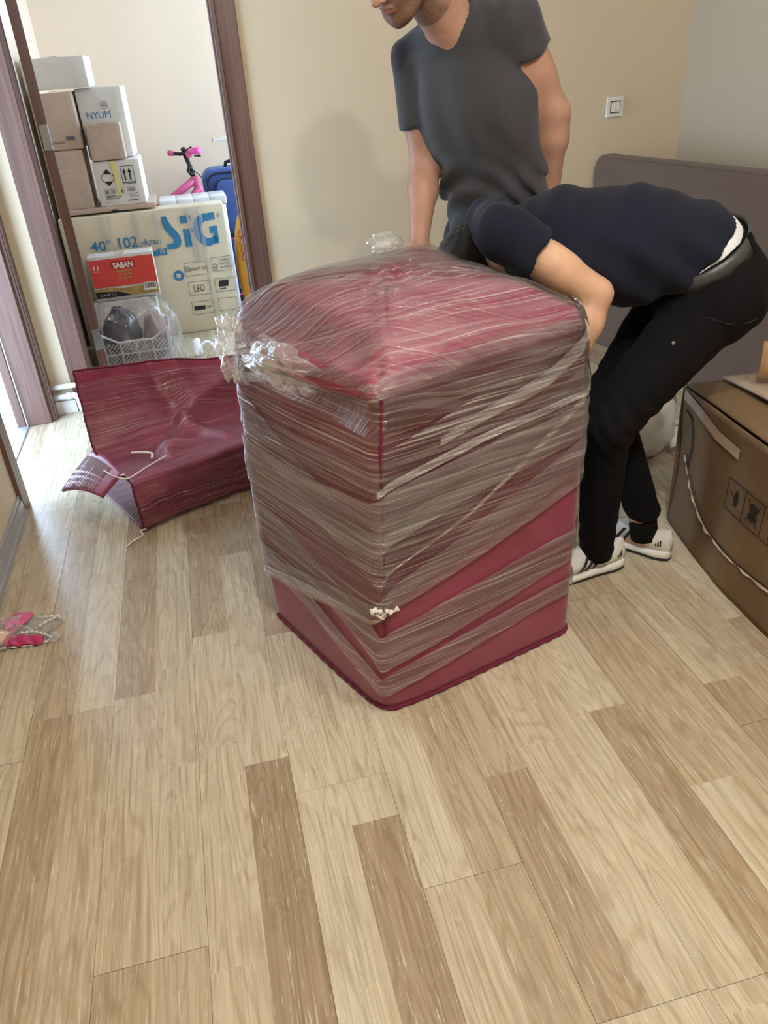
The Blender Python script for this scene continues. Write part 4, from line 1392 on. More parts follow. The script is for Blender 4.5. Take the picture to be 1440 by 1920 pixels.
for p, q in (((0.01, 0.17), (0.09, 0.09)), ((0.17, 0.01), (0.09, 0.09)), ((0.01, 0.01), (0.06, 0.07))):
    d = np.array(q) - np.array(p); nrm = np.array([-d[1], d[0]]) / np.linalg.norm(d) * 0.0008
    P4 = [np.array(p) - nrm, np.array(q) - nrm, np.array(q) + nrm, np.array(p) + nrm]
    ar = sum(P4[i][0] * P4[(i + 1) % 4][1] - P4[(i + 1) % 4][0] * P4[i][1] for i in range(4))
    fpoly(fr, P4 if ar > 0 else P4[::-1], 'tape_clear', 'flap_crease', 0.0004)
carton_box('long_box', 'long low grey-white box on the very top of the stack', -0.690, -0.372, 1.3415, 1.487, 4.90, 0.24, M['carton_white'], -3)

# television carton, front of the stack
o, fr = carton_box('television_box', 'wide cream television box reading SEG in blue, leaning in front of the stack', -0.70, 0.205, 0.0, 0.718, 4.848, 0.135, M['carton_cream'], 1.6, tape=False, bevel=0.008, dent=0.003)
tv = fr
w, h = fr['w'], fr['h']
# big blue SEG
def seg_S(u, v, s):
    pts = [(0.00, 1.0), (0.26, 1.0), (0.32, 0.86), (0.45, 0.68), (0.66, 0.50), (0.80, 0.34), (0.82, 0.16), (0.72, 0.02), (0.50, -0.04), (0.02, -0.04), (0.06, 0.14), (0.36, 0.14), (0.44, 0.20), (0.42, 0.28), (0.25, 0.42), (0.08, 0.60), (-0.02, 0.80)]
    return [(u + x * s * 0.66, v + y * s * 1.05) for x, y in pts][::-1]
def ccw(p):
    ar = sum(p[i][0] * p[(i + 1) % len(p)][1] - p[(i + 1) % len(p)][0] * p[i][1] for i in range(len(p)))
    return p if ar > 0 else p[::-1]
S0 = 0.165
fpoly(fr, ccw(seg_S(0.548, 0.505, S0)), 'ink_blue', 'letter')
for a in ((0.652, 0.630, 0.688, 0.672), (0.656, 0.500, 0.695, 0.598), (0.7005, 0.645, 0.7105, 0.672), (0.7005, 0.575, 0.7135, 0.60)):
    frect(fr, *a, 'ink_blue', 'letter')
G = []
for t in np.linspace(75, 330, 24):
    G.append((0.790 + 0.074 * math.cos(math.radians(t)), 0.582 + 0.090 * math.sin(math.radians(t))))
G2 = [(0.792 + 0.036 * math.cos(math.radians(t)), 0.582 + 0.048 * math.sin(math.radians(t))) for t in np.linspace(330, 75, 24)]
# the G as a ring of quads plus bar blocks
Vg = []; Fg = []
O_ = fr['O'] + fr['n'] * 0.0014
for i, t in enumerate(np.linspace(70, 318, 26)):
    ca, sa = math.cos(math.radians(t)), math.sin(math.radians(t))
    Vg += [O_ + fr['ex'] * (0.790 + 0.076 * ca) + fr['ey'] * (0.582 + 0.090 * sa), O_ + fr['ex'] * (0.797 + 0.036 * ca) + fr['ey'] * (0.582 + 0.048 * sa)]
    if i:
        k = 2 * i
        Fg.append((k - 2, k, k + 1, k - 1))
mk('letter', *sheet(Vg, Fg, 0.0005), M['ink_blue'], fr['o'])
frect(fr, 0.812, 0.632, 0.846, 0.672, 'ink_blue', 'letter'); frect(fr, 0.806, 0.560, 0.850, 0.598, 'ink_blue', 'letter'); frect(fr, 0.824, 0.500, 0.850, 0.5595, 'ink_blue', 'letter')
fring(fr, 0.868, 0.655, 0.010, 0.0015, 'ink_grey'); ftext(fr, 'R', 0.864, 0.650, 0.010, 'ink_grey')
ftext(fr, '40"', 0.135, 0.535, 0.052, 'ink_blue', bold=0.015, width=0.115)
ftext(fr, '102', 0.290, 0.535, 0.058, 'ink_blue', bold=0.015, width=0.105)
ftext(fr, 'ekran', 0.408, 0.535, 0.038, 'ink_blue', width=0.115, bold=0.008)
fpoly(fr, [(0.10, 0.478), (0.545, 0.470), (0.545, 0.510), (0.500, 0.510), (0.488, 0.498), (0.10, 0.505)], 'ink_blue', 'blue_strip')
ftext(fr, '40SE8500', 0.150, 0.4815, 0.017, 'tape_clear', width=0.10); ftext(fr, 'UHD SMART LED TV', 0.300, 0.478, 0.017, 'tape_clear', width=0.18)
def icon(u0, v0, u1, v1):
    fframe(fr, u0, v0, u1, v1, 0.0018, 'ink_grey', 'icon_frame')
icon(0.625, 0.335, 0.755, 0.412); ftext(fr, 'SMART TV', 0.650, 0.362, 0.020, 'ink', width=0.098)
for k in range(3):
    fring(fr, 0.638, 0.375, 0.006 + 0.005 * k, 0.0015, 'ink_grey', 16)
icon(0.785, 0.342, 0.900, 0.424)
for k, s_ in enumerate(('DAHILI', 'HD UYDU', 'ALICILI')):
    ftext(fr, s_, 0.832, 0.398 - 0.020 * k, 0.014, 'ink', width=0.058)
fring(fr, 0.805, 0.375, 0.013, 0.004, 'ink', 20); frect(fr, 0.796, 0.350, 0.812, 0.355, 'ink')
icon(0.628, 0.220, 0.755, 0.300); ftext(fr, 'LED', 0.658, 0.240, 0.042, 'ink', width=0.062)
icon(0.785, 0.222, 0.902, 0.300); fpoly(fr, [(0.806, 0.252), (0.862, 0.252), (0.868, 0.288), (0.812, 0.288)], 'ink'); frect(fr, 0.808, 0.236, 0.846, 0.243, 'ink_grey')
icon(0.628, 0.105, 0.755, 0.182); frect(fr, 0.640, 0.132, 0.705, 0.156, 'ink'); ftext(fr, 'FULL HD', 0.643, 0.138, 0.011, 'tape_clear', width=0.058); ftext(fr, 'EN', 0.716, 0.138, 0.014, 'ink', width=0.022)
icon(0.786, 0.108, 0.900, 0.184)
fring(fr, 0.585, 0.345, 0.030, 0.016, 'ink_blue', 26)
# tape bands down the face
M['film_tape'] = film('glossy_clear_tape', 0.10, 0.30, 3, 90, 0.9)
def ftape(u0, v0, u1, v1, sl=0.0):
    O = fr['O'] + fr['n'] * 0.0040
    V = [O + fr['ex'] * a + fr['ey'] * b for a, b in ((u0, v0), (u1, v0), (u1 + sl, v1), (u0 + sl, v1))]
    uvs = [(0, 0), (0, u1 - u0), (v1 - v0, u1 - u0), (v1 - v0, 0)]
    V2, F2 = sheet(V, [(0, 1, 2, 3)], 0.0003)
    mk('tape', V2, F2, M['film_tape'], fr['o'], uv=uvs + uvs)
for a in ((0.215, 0.47, 0.245, 0.712), (0.262, 0.46, 0.276, 0.712), (0.395, 0.50, 0.425, 0.712), (0.505, 0.48, 0.535, 0.712), (0.693, 0.40, 0.745, 0.712), (0.755, 0.02, 0.775, 0.712)):
    ftape(*a)

# white box under the red one, and the red grocery carton
o, fr = carton_box('white_box', 'white carton standing under the red printed box, behind the crate', -0.60, -0.255, 0.0, 0.290, 4.655, 0.125, M['carton_white'], 0)
M['red_print'] = simple('red_printed_card', lin(216, 74, 66), 0.4, 0.4, 0.05)
M['ink_white'] = simple('white_ink', lin(238, 234, 226), 0.5)
M['dark_red'] = simple('dark_red_ink', lin(168, 34, 44), 0.5)
M['gold'] = simple('gold_print', lin(170, 144, 84), 0.45, 0.4, 0.35, 30)
o, fr = carton_box('red_box', 'red printed grocery carton reading SABAN with a barcode', -0.578, -0.228, 0.2935, 0.535, 4.660, 0.12, M['carton_white'], 1.5)
frect(fr, 0.004, 0.075, 0.346, 0.224, 'red_print', 'red_panel')
fpoly(fr, [(0.004, 0.018), (0.346, 0.018), (0.346, 0.0745), (0.25, 0.068), (0.16, 0.060), (0.08, 0.072), (0.004, 0.066)], 'gold', 'gold_panel')
fpoly(fr, [(0.004, 0.018), (0.20, 0.018), (0.13, 0.045), (0.004, 0.055)], 'ink', 'dark_panel', 0.0008, 0.0016)
frect(fr, 0.118, 0.168, 0.245, 0.208, 'dark_red', 'name_panel', 0.0006, 0.0016)
W, F = text_mesh('SABAN', fr['O'] + fr['ex'] * 0.128 + fr['ey'] * 0.172 + fr['n'] * 0.002, fr['ex'], fr['ey'], 0.031, bold=0.03, width=0.105, t=0.0012); mk('lettering', W, F, M['ink_white'], fr['o'])
W, F = text_mesh('11', fr['O'] + fr['ex'] * 0.024 + fr['ey'] * 0.172 + fr['n'] * 0.001, fr['ex'], fr['ey'], 0.026, bold=0.02, width=0.025, t=0.0012); mk('lettering', W, F, M['ink_white'], fr['o'])
frect(fr, 0.022, 0.162, 0.050, 0.165, 'ink_white', 'printed_mark', 0.0006, 0.0016)
for v in (0.112, 0.132):
    for u in (0.145, 0.170, 0.198):
        frect(fr, u, v, u + 0.020, v + 0.009, 'gold', 'printed_mark', 0.0006, 0.0016)
frect(fr, 0.140, 0.150, 0.225, 0.158, 'gold', 'printed_mark', 0.0006, 0.0016)
frect(fr, 0.268, 0.035, 0.338, 0.078, 'ink_white', 'barcode_panel', 0.0006, 0.0016)
x = 0.274
while x < 0.332:
    bw = random.choice([0.0016, 0.003, 0.0045]); frect(fr, x, 0.046, x + bw, 0.074, 'ink', 'barcode_bar', 0.0006, 0.0023); x += bw + random.choice([0.002, 0.0032])
W, F = text_mesh('12 ADET 1 LT', fr['O'] + fr['ex'] * 0.03 + fr['ey'] * 0.028 + fr['n'] * 0.003, fr['ex'], fr['ey'], 0.012, width=0.085, t=0.0012); mk('lettering', W, F, M['ink_white'], fr['o'])

# plastic crate with a clear sack of dark stuff
M['crate'] = simple('grey_white_crate_plastic', lin(196, 190, 188), 0.4, 0.4, 0.06)
crate = thing('plastic_crate', 'pale plastic lattice crate standing on the far room floor', 'crate', (-0.40, 4.45, 0))
X0, X1, Y0, Y1, H = -0.565, -0.215, 4.34, 4.565, 0.195
for cx, cy in ((X0, Y0), (X1, Y0), (X0, Y1), (X1, Y1)):
    mk('corner_post', *bm_box(cx - 0.010, cx + 0.010, cy - 0.010, cy + 0.010, 0, H, 0.003), M['crate'], crate)
mk('base', *bm_box(X0, X1, Y0, Y1, 0.002, 0.012, 0.003), M['crate'], crate)
def lat_face(p0, p1):
    p0, p1 = np.array(p0, float), np.array(p1, float)
    d = p1 - p0; L = np.linalg.norm(d); d /= L
    # dipping top rail
    P = [p0 + np.array([0, 0, H - 0.004]), p0 + d * L * 0.24 + np.array([0, 0, H - 0.055]), p0 + d * L * 0.76 + np.array([0, 0, H - 0.055]), p1 + np.array([0, 0, H - 0.004])]
    mk('top_rail', *tube(P, 0.0065, 6), M['crate'], crate)
    mk('rail', *tube([p0 + np.array([0, 0, 0.075]), p1 + np.array([0, 0, 0.075])], 0.004, 6), M['crate'], crate)
    mk('rail', *tube([p0 + np.array([0, 0, 0.008]), p1 + np.array([0, 0, 0.008])], 0.005, 6), M['crate'], crate)
    for t in (0.26, 0.5, 0.74):
        mk('upright', *tube([p0 + d * L * t + np.array([0, 0, 0.008]), p0 + d * L * t + np.array([0, 0, H - 0.055])], 0.0045, 6), M['crate'], crate)
    parts = []
    n = int(L / 0.022)
    for i in range(-5, n + 1):
        for sg in (1, -1):
            a0 = i * 0.022 if sg > 0 else (i + 6) * 0.022
            z0, z1 = 0.010, 0.138
            a1 = a0 + sg * (z1 - z0)
            # clip to the panel
            t0, t1 = 0.0, 1.0
            for lim, s in ((0.0, 1), (L, -1)):
                f0, f1 = s * (a0 - lim), s * (a1 - lim)
                if f0 < 0 and f1 < 0: t0 = 2
                elif f0 < 0: t0 = max(t0, -f0 / (f1 - f0))
                elif f1 < 0: t1 = min(t1, f0 / (f0 - f1))
            if t1 - t0 > 0.08:
                pts = [p0 + d * (a0 + (a1 - a0) * t) + np.array([0, 0, z0 + (z1 - z0) * t]) for t in (t0, t1)]
                parts.append(tube(pts, 0.0016, 4))
    V, F = join(*parts)
    o = mk('lattice', V, F, M['crate'], crate); o['kind'] = 'stuff'
lat_face((X0, Y0, 0), (X1, Y0, 0)); lat_face((X0, Y1, 0), (X1, Y1, 0)); lat_face((X0, Y0, 0), (X0, Y1, 0)); lat_face((X1, Y0, 0), (X1, Y1, 0))
M['black_bag'] = simple('black_glossy_bag', lin(62, 62, 66), 0.22, 0.5, 0.2, 10, 0.5, 25)
M['dusty_cloth'] = fabric('dusty_rose_cloth', lin(146, 122, 118), 120, 0.9)
bb = thing('black_bag', 'stuffed shiny black bag sitting in the plastic crate', 'bag', (-0.46, 4.45, 0.013))
mk('bag_body', *blob((-0.455, 4.45, 0.150), (0.098, 0.095, 0.138), 61, 56, 0.10, flatz=0.0135), M['black_bag'], bb, True)
cl = tag(mk('rolled_cloth', *blob((-0.285, 4.45, 0.125), (0.062, 0.09, 0.112), 67, 44, 0.14, flatz=0.0135), M['dusty_cloth'], None, True), 'dusty pink cloth bundle beside the black bag in the crate', 'cloth')
def hood(u, v):
    a = u * 2 * np.pi
    rx = 0.212 * (1 - 0.55 * np.clip(v - 0.45, 0, 1) ** 1.2); ry = 0.150 * (1 - 0.5 * np.clip(v - 0.45, 0, 1) ** 1.2)
    e = 0.55
    cx = np.sign(np.cos(a)) * np.abs(np.cos(a)) ** e; sy = np.sign(np.sin(a)) * np.abs(np.sin(a)) ** e
    z = 0.006 + 0.325 * np.sin(v * np.pi / 2 * 0.98)
    P = np.stack([-0.385 + rx * cx + 0.035 * (1 - v), 4.44 + ry * sy, z], 1)
    wr = 0.006 * np.sin(a * 13 + v * 5) + 0.008 * snoise(np.stack([cx * 4, sy * 4, v * 6], 1), 71)
    P[:, 0] += wr * cx; P[:, 1] += wr * sy
    P[:, 1] = np.minimum(P[:, 1], 4.572)
    return P
V, F, UV = grid_mesh(hood, 70, 30)
cs = thing('clear_sack', 'thin clear plastic sack pulled over the crate', 'sack', (-0.385, 4.44, 0.0))
mk('sack_film', V, F, M['clear_bag'], cs, True, uv=UV * np.array([1.0, 0.4]))

# scrap of white carrier bag on the floor
sb = thing('carrier_bag', 'small scrap of white carrier bag with loop handle on the far room floor', 'bag', (-0.04, 4.36, 0))
mk('bag_body', *blob((-0.072, 4.37, 0.045), (0.022, 0.03, 0.05), 81, 30, 0.2, flatz=0.001), M['sack_white'], sb, True)
t_ = np.linspace(0, math.pi, 16)
mk('bag_handle', *tube([(-0.055 + 0.075 * (1 - math.cos(t)) / 2, 4.37, 0.03 + 0.055 * math.sin(t) - 0.02 * (t / math.pi)) for t in t_], 0.007, 7), M['sack_white'], sb, True)

# soft pack standing behind the television box
M['pack'] = simple('white_printed_film', lin(222, 224, 230), 0.3, 0.5, 0.04)
M['pack_yellow'] = simple('yellow_print', lin(226, 190, 60), 0.4)
M['pack_green'] = simple('green_print', lin(120, 150, 90), 0.4)
pk = thing('paper_pack', 'white film-wrapped pack with small yellow prints, behind the right end of the television box', 'pack', (0.03, 5.2, 0))
V, F = bm_box(-0.155, 0.235, 5.10, 5.30, 0.0, 0.700, 0.03, 3, 4, 0.003); V[:, 2] = np.maximum(V[:, 2], 0)
mk('pack_body', V, F, M['pack'], pk, True)
for k in range(4):
    x = -0.150 + 0.0975 * k
    V, F = bm_box(x - 0.003, x + 0.100, 5.094, 5.305, 0.676, 0.732, 0.012, 3, 2, 0.003)
    mk('roll_bulge', V, F, M['pack'], pk, True)
for x, m in ((-0.09, 'pack_green'), (-0.035, 'pack_yellow'), (0.10, 'pack_yellow'), (0.14, 'ink_red')):
    mk('printed_mark', *bm_box(x, x + 0.022, 5.0905, 5.0925, 0.655, 0.672), M[m], pk)

# orange-yellow bag at the right jamb
M['amber'] = simple('amber_plastic', lin(214, 152, 48), 0.28, 0.5, 0.12, 9, 0.4, 25)
ob = thing('amber_bag', 'amber yellow plastic bag with red writing, beside the right door jamb', 'bag', (0.31, 4.98, 0))
mk('bag_body', *blob((0.315, 4.98, 0.315), (0.075, 0.10, 0.335), 91, 50, 0.06, flatz=0.002), M['amber'], ob, True)
rp = []
for k in range(4):
    zc = 0.40 + 0.045 * k
    th = np.linspace(0, 2 * math.pi, 14)
    rp.append(tube(np.stack([0.281 + 0.010 * np.cos(th) + 0.004 * np.sin(3 * th), 4.876 + 0 * th, zc + 0.020 * np.sin(th)], 1), 0.003, 5))
mk('lettering', *join(*rp), M['ink_red'], ob, True)

# blue suitcase
M['blue_case'] = fabric('blue_suitcase_cloth', lin(74, 100, 164), 260, 0.7, 0.1)
M['navy'] = simple('navy_trim', lin(34, 40, 62), 0.5)
sc = thing('suitcase', 'blue soft suitcase with navy piping, behind the pack and pink bicycle', 'suitcase', (0.34, 5.53, 0))
def rrect(x0, x1, z0, z1, r, n=8):
    pts = []
    for cx, cz, a0 in ((x1 - r, z0 + r, -90), (x1 - r, z1 - r, 0), (x0 + r, z1 - r, 90), (x0 + r, z0 + r, 180)):
        for a in np.linspace(a0, a0 + 90, n):
            pts.append((cx + r * math.cos(math.radians(a)), cz + r * math.sin(math.radians(a))))
    return pts
def slab(x0, x1, z0, z1, r, yf, yb, bevel):
    pts = rrect(x0, x1, z0, z1, r)
    bm = bmesh.new()
    f = bm.faces.new([bm.verts.new((x, yf, z)) for x, z in pts])
    q = bmesh.ops.extrude_face_region(bm, geom=[f])
    bmesh.ops.translate(bm, verts=[g for g in q['geom'] if isinstance(g, bmesh.types.BMVert)], vec=(0, yb - yf, 0))
    bmesh.ops.recalc_face_normals(bm, faces=list(bm.faces))
    bmesh.ops.bevel(bm, geom=[e for e in bm.edges if e.calc_face_angle(0) > 0.9], offset=bevel, segments=3, affect='EDGES', profile=0.5)
    bm.verts.index_update()
    V = np.array([v.co[:] for v in bm.verts]); F = [[v.index for v in p.verts] for p in bm.faces]
    bm.free(); return V, F
mk('case_body', *slab(0.132, 0.545, 0.045, 0.838, 0.075, 5.48, 5.69, 0.02), M['blue_case'], sc, True)
mk('front_pocket', *slab(0.205, 0.475, 0.10, 0.775, 0.055, 5.45, 5.4799, 0.012), M['blue_case'], sc, True)
for a, y in (((0.158, 0.519, 0.070, 0.812, 0.068), 5.478), ((0.205, 0.475, 0.10, 0.775, 0.055), 5.462)):
    mk('piping', *tube([(x, y, z) for x, z in rrect(*a)], 0.0075, 6, closed=True), M['navy'], sc, True)
mk('handle', *tube([(0.29, 5.58, 0.838), (0.295, 5.58, 0.862), (0.33, 5.58, 0.870), (0.38, 5.58, 0.862), (0.385, 5.58, 0.838)], 0.011, 8), M['black_plastic'], sc, True)
for x in (0.19, 0.49):
    for y in (5.52, 5.65):
        mk('wheel', *lathe([(0.001, -0.012), (0.024, -0.012), (0.024, 0.012), (0.001, 0.012)], (x, y, 0.024), (1, 0, 0), 16), M['black_plastic'], sc)

# pink child's bicycle (front end shows above the pack)
bk = thing('child_bicycle', 'pink children bicycle with black stem and pink grips, standing behind the packs', 'bicycle', (-0.08, 5.375, 0))
BYo = 5.375
def T(pts, r, name, mat, seg=10, par=None):
    return mk(name, *tube([(x, BYo + y, z) for x, y, z in pts], r, seg), M[mat], par or bk, True)
T([(0.078, 0, 0.815), (0.070, 0, 0.865), (0.048, 0, 0.945)], 0.014, 'stem', 'black_plastic')
hb = T([(-0.018, 0.02, 0.955), (0.020, 0.0, 0.950), (0.050, -0.03, 0.955), (0.085, -0.10, 0.968), (0.105, -0.13, 0.966)], 0.011, 'handlebar', 'black_plastic')
T([(-0.045, 0.04, 0.958), (-0.012, 0.018, 0.954)], [0.017, 0.014], 'grip', 'pink', 10, hb)
T([(0.080, -0.09, 0.966), (0.128, -0.17, 0.972)], [0.017, 0.021], 'grip', 'pink_hot', 10, hb)
mk('rosette', *blob((0.072, BYo - 0.075, 0.950), (0.020, 0.010, 0.020), 3, 20, 0.12), M['pink'], bk, True)
mk('bell', *blob((0.045, BYo - 0.02, 0.975), (0.017, 0.017, 0.014), 2, 20, 0.02), M['black_plastic'], bk, True)
T([(0.06, -0.05, 0.972), (0.09, -0.06, 0.988), (0.10, -0.09, 0.975)], 0.004, 'brake_lever', 'black_plastic', 6)
T([(0.122, -0.12, 0.955), (0.135, -0.16, 0.940), (0.10, -0.15, 0.945)], 0.005, 'brake_lever', 'black_plastic', 6)
T([(0.060, -0.012, 0.875), (0.050, -0.014, 0.855), (0.062, -0.014, 0.835), (0.088, -0.012, 0.830)], 0.010, 'bracket', 'black_plastic', 8)
T([(0.078, 0, 0.820), (0.098, 0, 0.735), (0.112, 0, 0.690)], 0.025, 'head_tube', 'pink')
T([(0.082, 0, 0.800), (-0.03, 0, 0.735), (-0.16, 0, 0.66), (-0.30, 0, 0.52)], 0.023, 'top_tube', 'pink')
T([(0.098, 0, 0.745), (0.02, 0, 0.66), (-0.10, 0, 0.48), (-0.20, 0, 0.30)], 0.027, 'down_tube', 'pink')
T([(-0.20, 0, 0.30), (-0.30, 0, 0.55), (-0.32, 0, 0.60)], 0.015, 'seat_tube', 'pink')
T([(-0.20, 0.03, 0.30), (-0.45, 0.04, 0.255)], 0.011, 'chain_stay', 'pink')
for s in (-1, 1):
    T([(0.114, 0.012 * s, 0.69), (0.130, 0.045 * s, 0.60), (0.180, 0.05 * s, 0.255)], 0.011, 'fork_leg', 'black_plastic')
mk('saddle', *blob((-0.335, BYo, 0.625), (0.10, 0.06, 0.03), 4, 30, 0.05), M['pink'], bk, True)
T([(0.075, -0.02, 0.86), (0.12, -0.03, 0.82), (0.15, -0.03, 0.74), (0.16, -0.04, 0.66)], 0.003, 'brake_cable', 'black_plastic', 5)
for cx in (0.180, -0.450):
    th = np.linspace(0, 2 * math.pi, 40, endpoint=False)
    wh = mk('tyre', *tube([(cx + 0.225 * math.cos(a), BYo, 0.25 + 0.225 * math.sin(a)) for a in th], 0.024, 8, closed=True), M['black_plastic'], bk, True)
    mk('rim', *tube([(cx + 0.198 * math.cos(a), BYo, 0.25 + 0.198 * math.sin(a)) for a in th], 0.009, 6, closed=True), M['pink_hot'], wh, True)
    for k in range(12):
        a = k * math.pi / 6
        mk('spoke', *tube([(cx, BYo, 0.25), (cx + 0.196 * math.cos(a), BYo, 0.25 + 0.196 * math.sin(a))], 0.0016, 4), M['steel'], wh)
    mk('hub', *tube([(cx, BYo - 0.04, 0.25), (cx, BYo + 0.04, 0.25)], 0.016, 10), M['steel'], wh)

# torn strip of white paper on the far wall
V, F = poly_ext([(0.0, 0.004), (0.055, 0.012), (0.115, 0.010), (0.12, 0.034), (0.06, 0.030), (0.02, 0.026), (0.0, 0.028)], (0.258, 5.9975, 0.955), (1, 0, 0), (0, 0, 1), 0.0015)
tag(mk('paper_strip', V, F, M['plastic_white']), 'torn strip of white paper stuck on the far wall near the door jamb', 'paper')

# ================================================================== people
def skin_mat(name, c, c2):
    t = NT(name)
    v = t.coords('Object')
    n = t.noise(v, 14, 4)
    at = t.n('ShaderNodeAttribute', attribute_name='tint')
    sep = t.n('ShaderNodeSeparateColor'); t.l(at.outputs['Color'], sep.inputs[0])
    col = t.ramp(n, [(0.3, c), (0.7, c2)])
    pore = t.noise(v, 380, 2)
    stub = t.math('MULTIPLY', sep.outputs[0], t.ramp(pore, [(0.35, (0.55, 0.55, 0.55)), (0.6, (1, 1, 1))]))
    col = t.mix(t.math('MULTIPLY', stub, 0.72), col, lin(58, 44, 40))
    col = t.mix(t.math('MULTIPLY', sep.outputs[1], 0.75), col, lin(158, 92, 84))
    t.color(col)
    t.set(0.5, 0.35)
    t.b.inputs['Subsurface Weight'].default_value = 0.0
    t.b.inputs['Subsurface Radius'].default_value = (0.01, 0.004, 0.002)
    t.bump(pore, 0.08, 0.001)
    return t.m
M['skin1'] = skin_mat('skin_tan', lin(160, 120, 102), lin(178, 138, 118))
M['skin2'] = skin_mat('skin_light', lin(190, 150, 124), lin(208, 168, 140))
M['tee_grey'] = fabric('charcoal_jersey', lin(60, 61, 66), 500, 0.95, 0.2, 0.10)
M['tee_navy'] = fabric('navy_jersey', lin(24, 27, 42), 500, 0.95, 0.05, 0.10)
M['trouser_black'] = fabric('black_denim', lin(10, 10, 14), 420, 0.9, 0.0, 0.2)
M['trouser_dark'] = fabric('dark_denim', lin(34, 36, 44), 420, 0.9, 0.1, 0.2)
M['hair'] = fabric('black_hair', lin(24, 20, 19), 260, 0.6, 0.1, 0.3, 0.6)
M['belt'] = simple('dark_leather', lin(58, 58, 58), 0.38, 0.5, 0.15, 30, 0.2, 160)
M['vest'] = fabric('white_vest', lin(226, 228, 232), 380, 0.9)
M['eye_white'] = simple('eye_white', lin(232, 228, 222), 0.2)
M['iris'] = simple('brown_iris', lin(50, 32, 24), 0.2)
M['shoe_white'] = simple('white_knit', lin(218, 216, 210), 0.7, 0.3, 0.05, 30, 0.3, 220)
M['sole_white'] = simple('white_foam', lin(226, 224, 218), 0.55, 0.3, 0.04)
M['outsole'] = simple('dark_outsole', lin(40, 38, 38), 0.7)
M['sock'] = fabric('black_sock', lin(9, 9, 10), 300, 0.9, 0.0)

def nrm(v):
    v = np.array(v, float); return v / np.linalg.norm(v)
def frame(fwd, up):
    f = nrm(fwd); u = np.array(up, float); u = nrm(u - f * (u @ f)); r = np.cross(f, u)
    return np.array([r, f, u])          # rows: right, forward, up
def head_sdf(P, c, R):
    q = (P - np.array(c, np.float32)) @ R.T.astype(np.float32)
    x = np.abs(q[:, 0]); Q = np.stack([x, q[:, 1], q[:, 2]], 1)
    d = el(q, (0, -0.018, 0.035), (0.076, 0.097, 0.086))
    d = smin(d, el(q, (0, 0.018, -0.035), (0.063, 0.078, 0.082)), 0.03)
    d = smin(d, rc(q, (0, 0.012, -0.060), (0, 0.066, -0.104), 0.050, 0.026), 0.025)
    d = smin(d, rc(Q, (0.056, -0.012, -0.055), (0.028, 0.060, -0.098), 0.016, 0.014), 0.025)   # jaw line
    d = smin(d, el(Q, (0.042, 0.062, -0.022), (0.022, 0.020, 0.016)), 0.02)                      # cheekbone
    d = smin(d, el(Q, (0.028, 0.086, 0.026), (0.026, 0.012, 0.008)), 0.012)                      # brow
    d = smax(d, -el(Q, (0.031, 0.104, 0.004), (0.017, 0.016, 0.010)), 0.012)                     # socket
    d = smin(d, el(Q, (0.031, 0.0845, 0.003), (0.0135, 0.0125, 0.0095)), 0.003)                    # lids
    d = smin(d, rc(q, (0, 0.090, 0.012), (0, 0.118, -0.030), 0.0085, 0.0115), 0.010)             # nose
    d = smin(d, el(Q, (0.012, 0.103, -0.035), (0.008, 0.010, 0.007)), 0.006)
    d = smin(d, el(q, (0, 0.092, -0.060), (0.023, 0.010, 0.0055)), 0.006)                        # lips
    d = smin(d, el(q, (0, 0.089, -0.0715), (0.020, 0.010, 0.0062)), 0.006)
    d = smax(d, -el(q, (0, 0.103, -0.0655), (0.021, 0.008, 0.0014)), 0.003)
    d = smin(d, el(Q, (0.078, -0.008, 0.0), (0.009, 0.019, 0.030)), 0.006)                       # ears
    d = smax(d, -el(Q, (0.086, -0.004, 0.002), (0.005, 0.009, 0.016)), 0.004)
    return d
def hand_sdf(P, w, d, n, s, curl=0.5, spread=0.12):
    """w wrist, d towards the fingers, n out of the back of the hand, s towards the thumb"""
    d, n, s = nrm(d), nrm(n), nrm(s)
    A = lambda u, v, t: w + d * u + s * v + n * t
    D = None
    def add(x, k=0.008):
        nonlocal D
        D = x if D is None else smin(D, x, k)
    for v in (-0.028, -0.010, 0.010, 0.027):
        add(rcf(P, A(0.012, v * 0.7, 0), A(0.088, v, 0.002), 0.016, 0.0125, n, 1.15), 0.012)
    for i, (v, L) in enumerate(((0.029, 0.072), (0.0095, 0.080), (-0.0105, 0.074), (-0.029, 0.058))):
        p = A(0.088, v, 0.002); ang = curl * (0.75 + 0.08 * i); a = 0.0
        for k, (f, r0, r1) in enumerate(((0.45, 0.0092, 0.0086), (0.30, 0.0086, 0.0080), (0.25, 0.0080, 0.0066))):
            a += ang * (0.8 if k == 0 else 1.0)
            dr = d * math.cos(a) - n * math.sin(a) + s * spread * (v / 0.03) * 0.5
            q = p + nrm(dr) * L * f
            add(rc(P, p, q, r0, r1), 0.0035); p = q
    p = A(0.020, 0.026, -0.006)
    for f, r0, r1, dr in ((0.042, 0.0135, 0.0115, d * 0.75 + s * 0.75 - n * 0.25), (0.032, 0.0110, 0.0098, d * 0.95 + s * 0.35 - n * 0.35), (0.026, 0.0098, 0.0076, d * 0.98 + s * 0.1 - n * 0.45)):
        q = p + nrm(dr) * f; add(rc(P, p, q, r0, r1), 0.006); p = q
    return D
def mesh_blocks(fn, blocks):
    parts = []
    for lo, hi, h in blocks:
        lo, hi = np.array(lo) , np.array(hi)
        f2 = lambda P, lo=lo, hi=hi: np.maximum(fn(P), boxsdf(P, lo, hi))
        V, F = nets(f2, lo - 2 * h, hi + 2 * h, h)
        V = lap(V, F, 1, 0.35)
        parts.append((V, F))
    return join(*parts)
def planecut(P, p, n):
    return (P - np.array(p, np.float32)) @ np.array(nrm(n), np.float32)

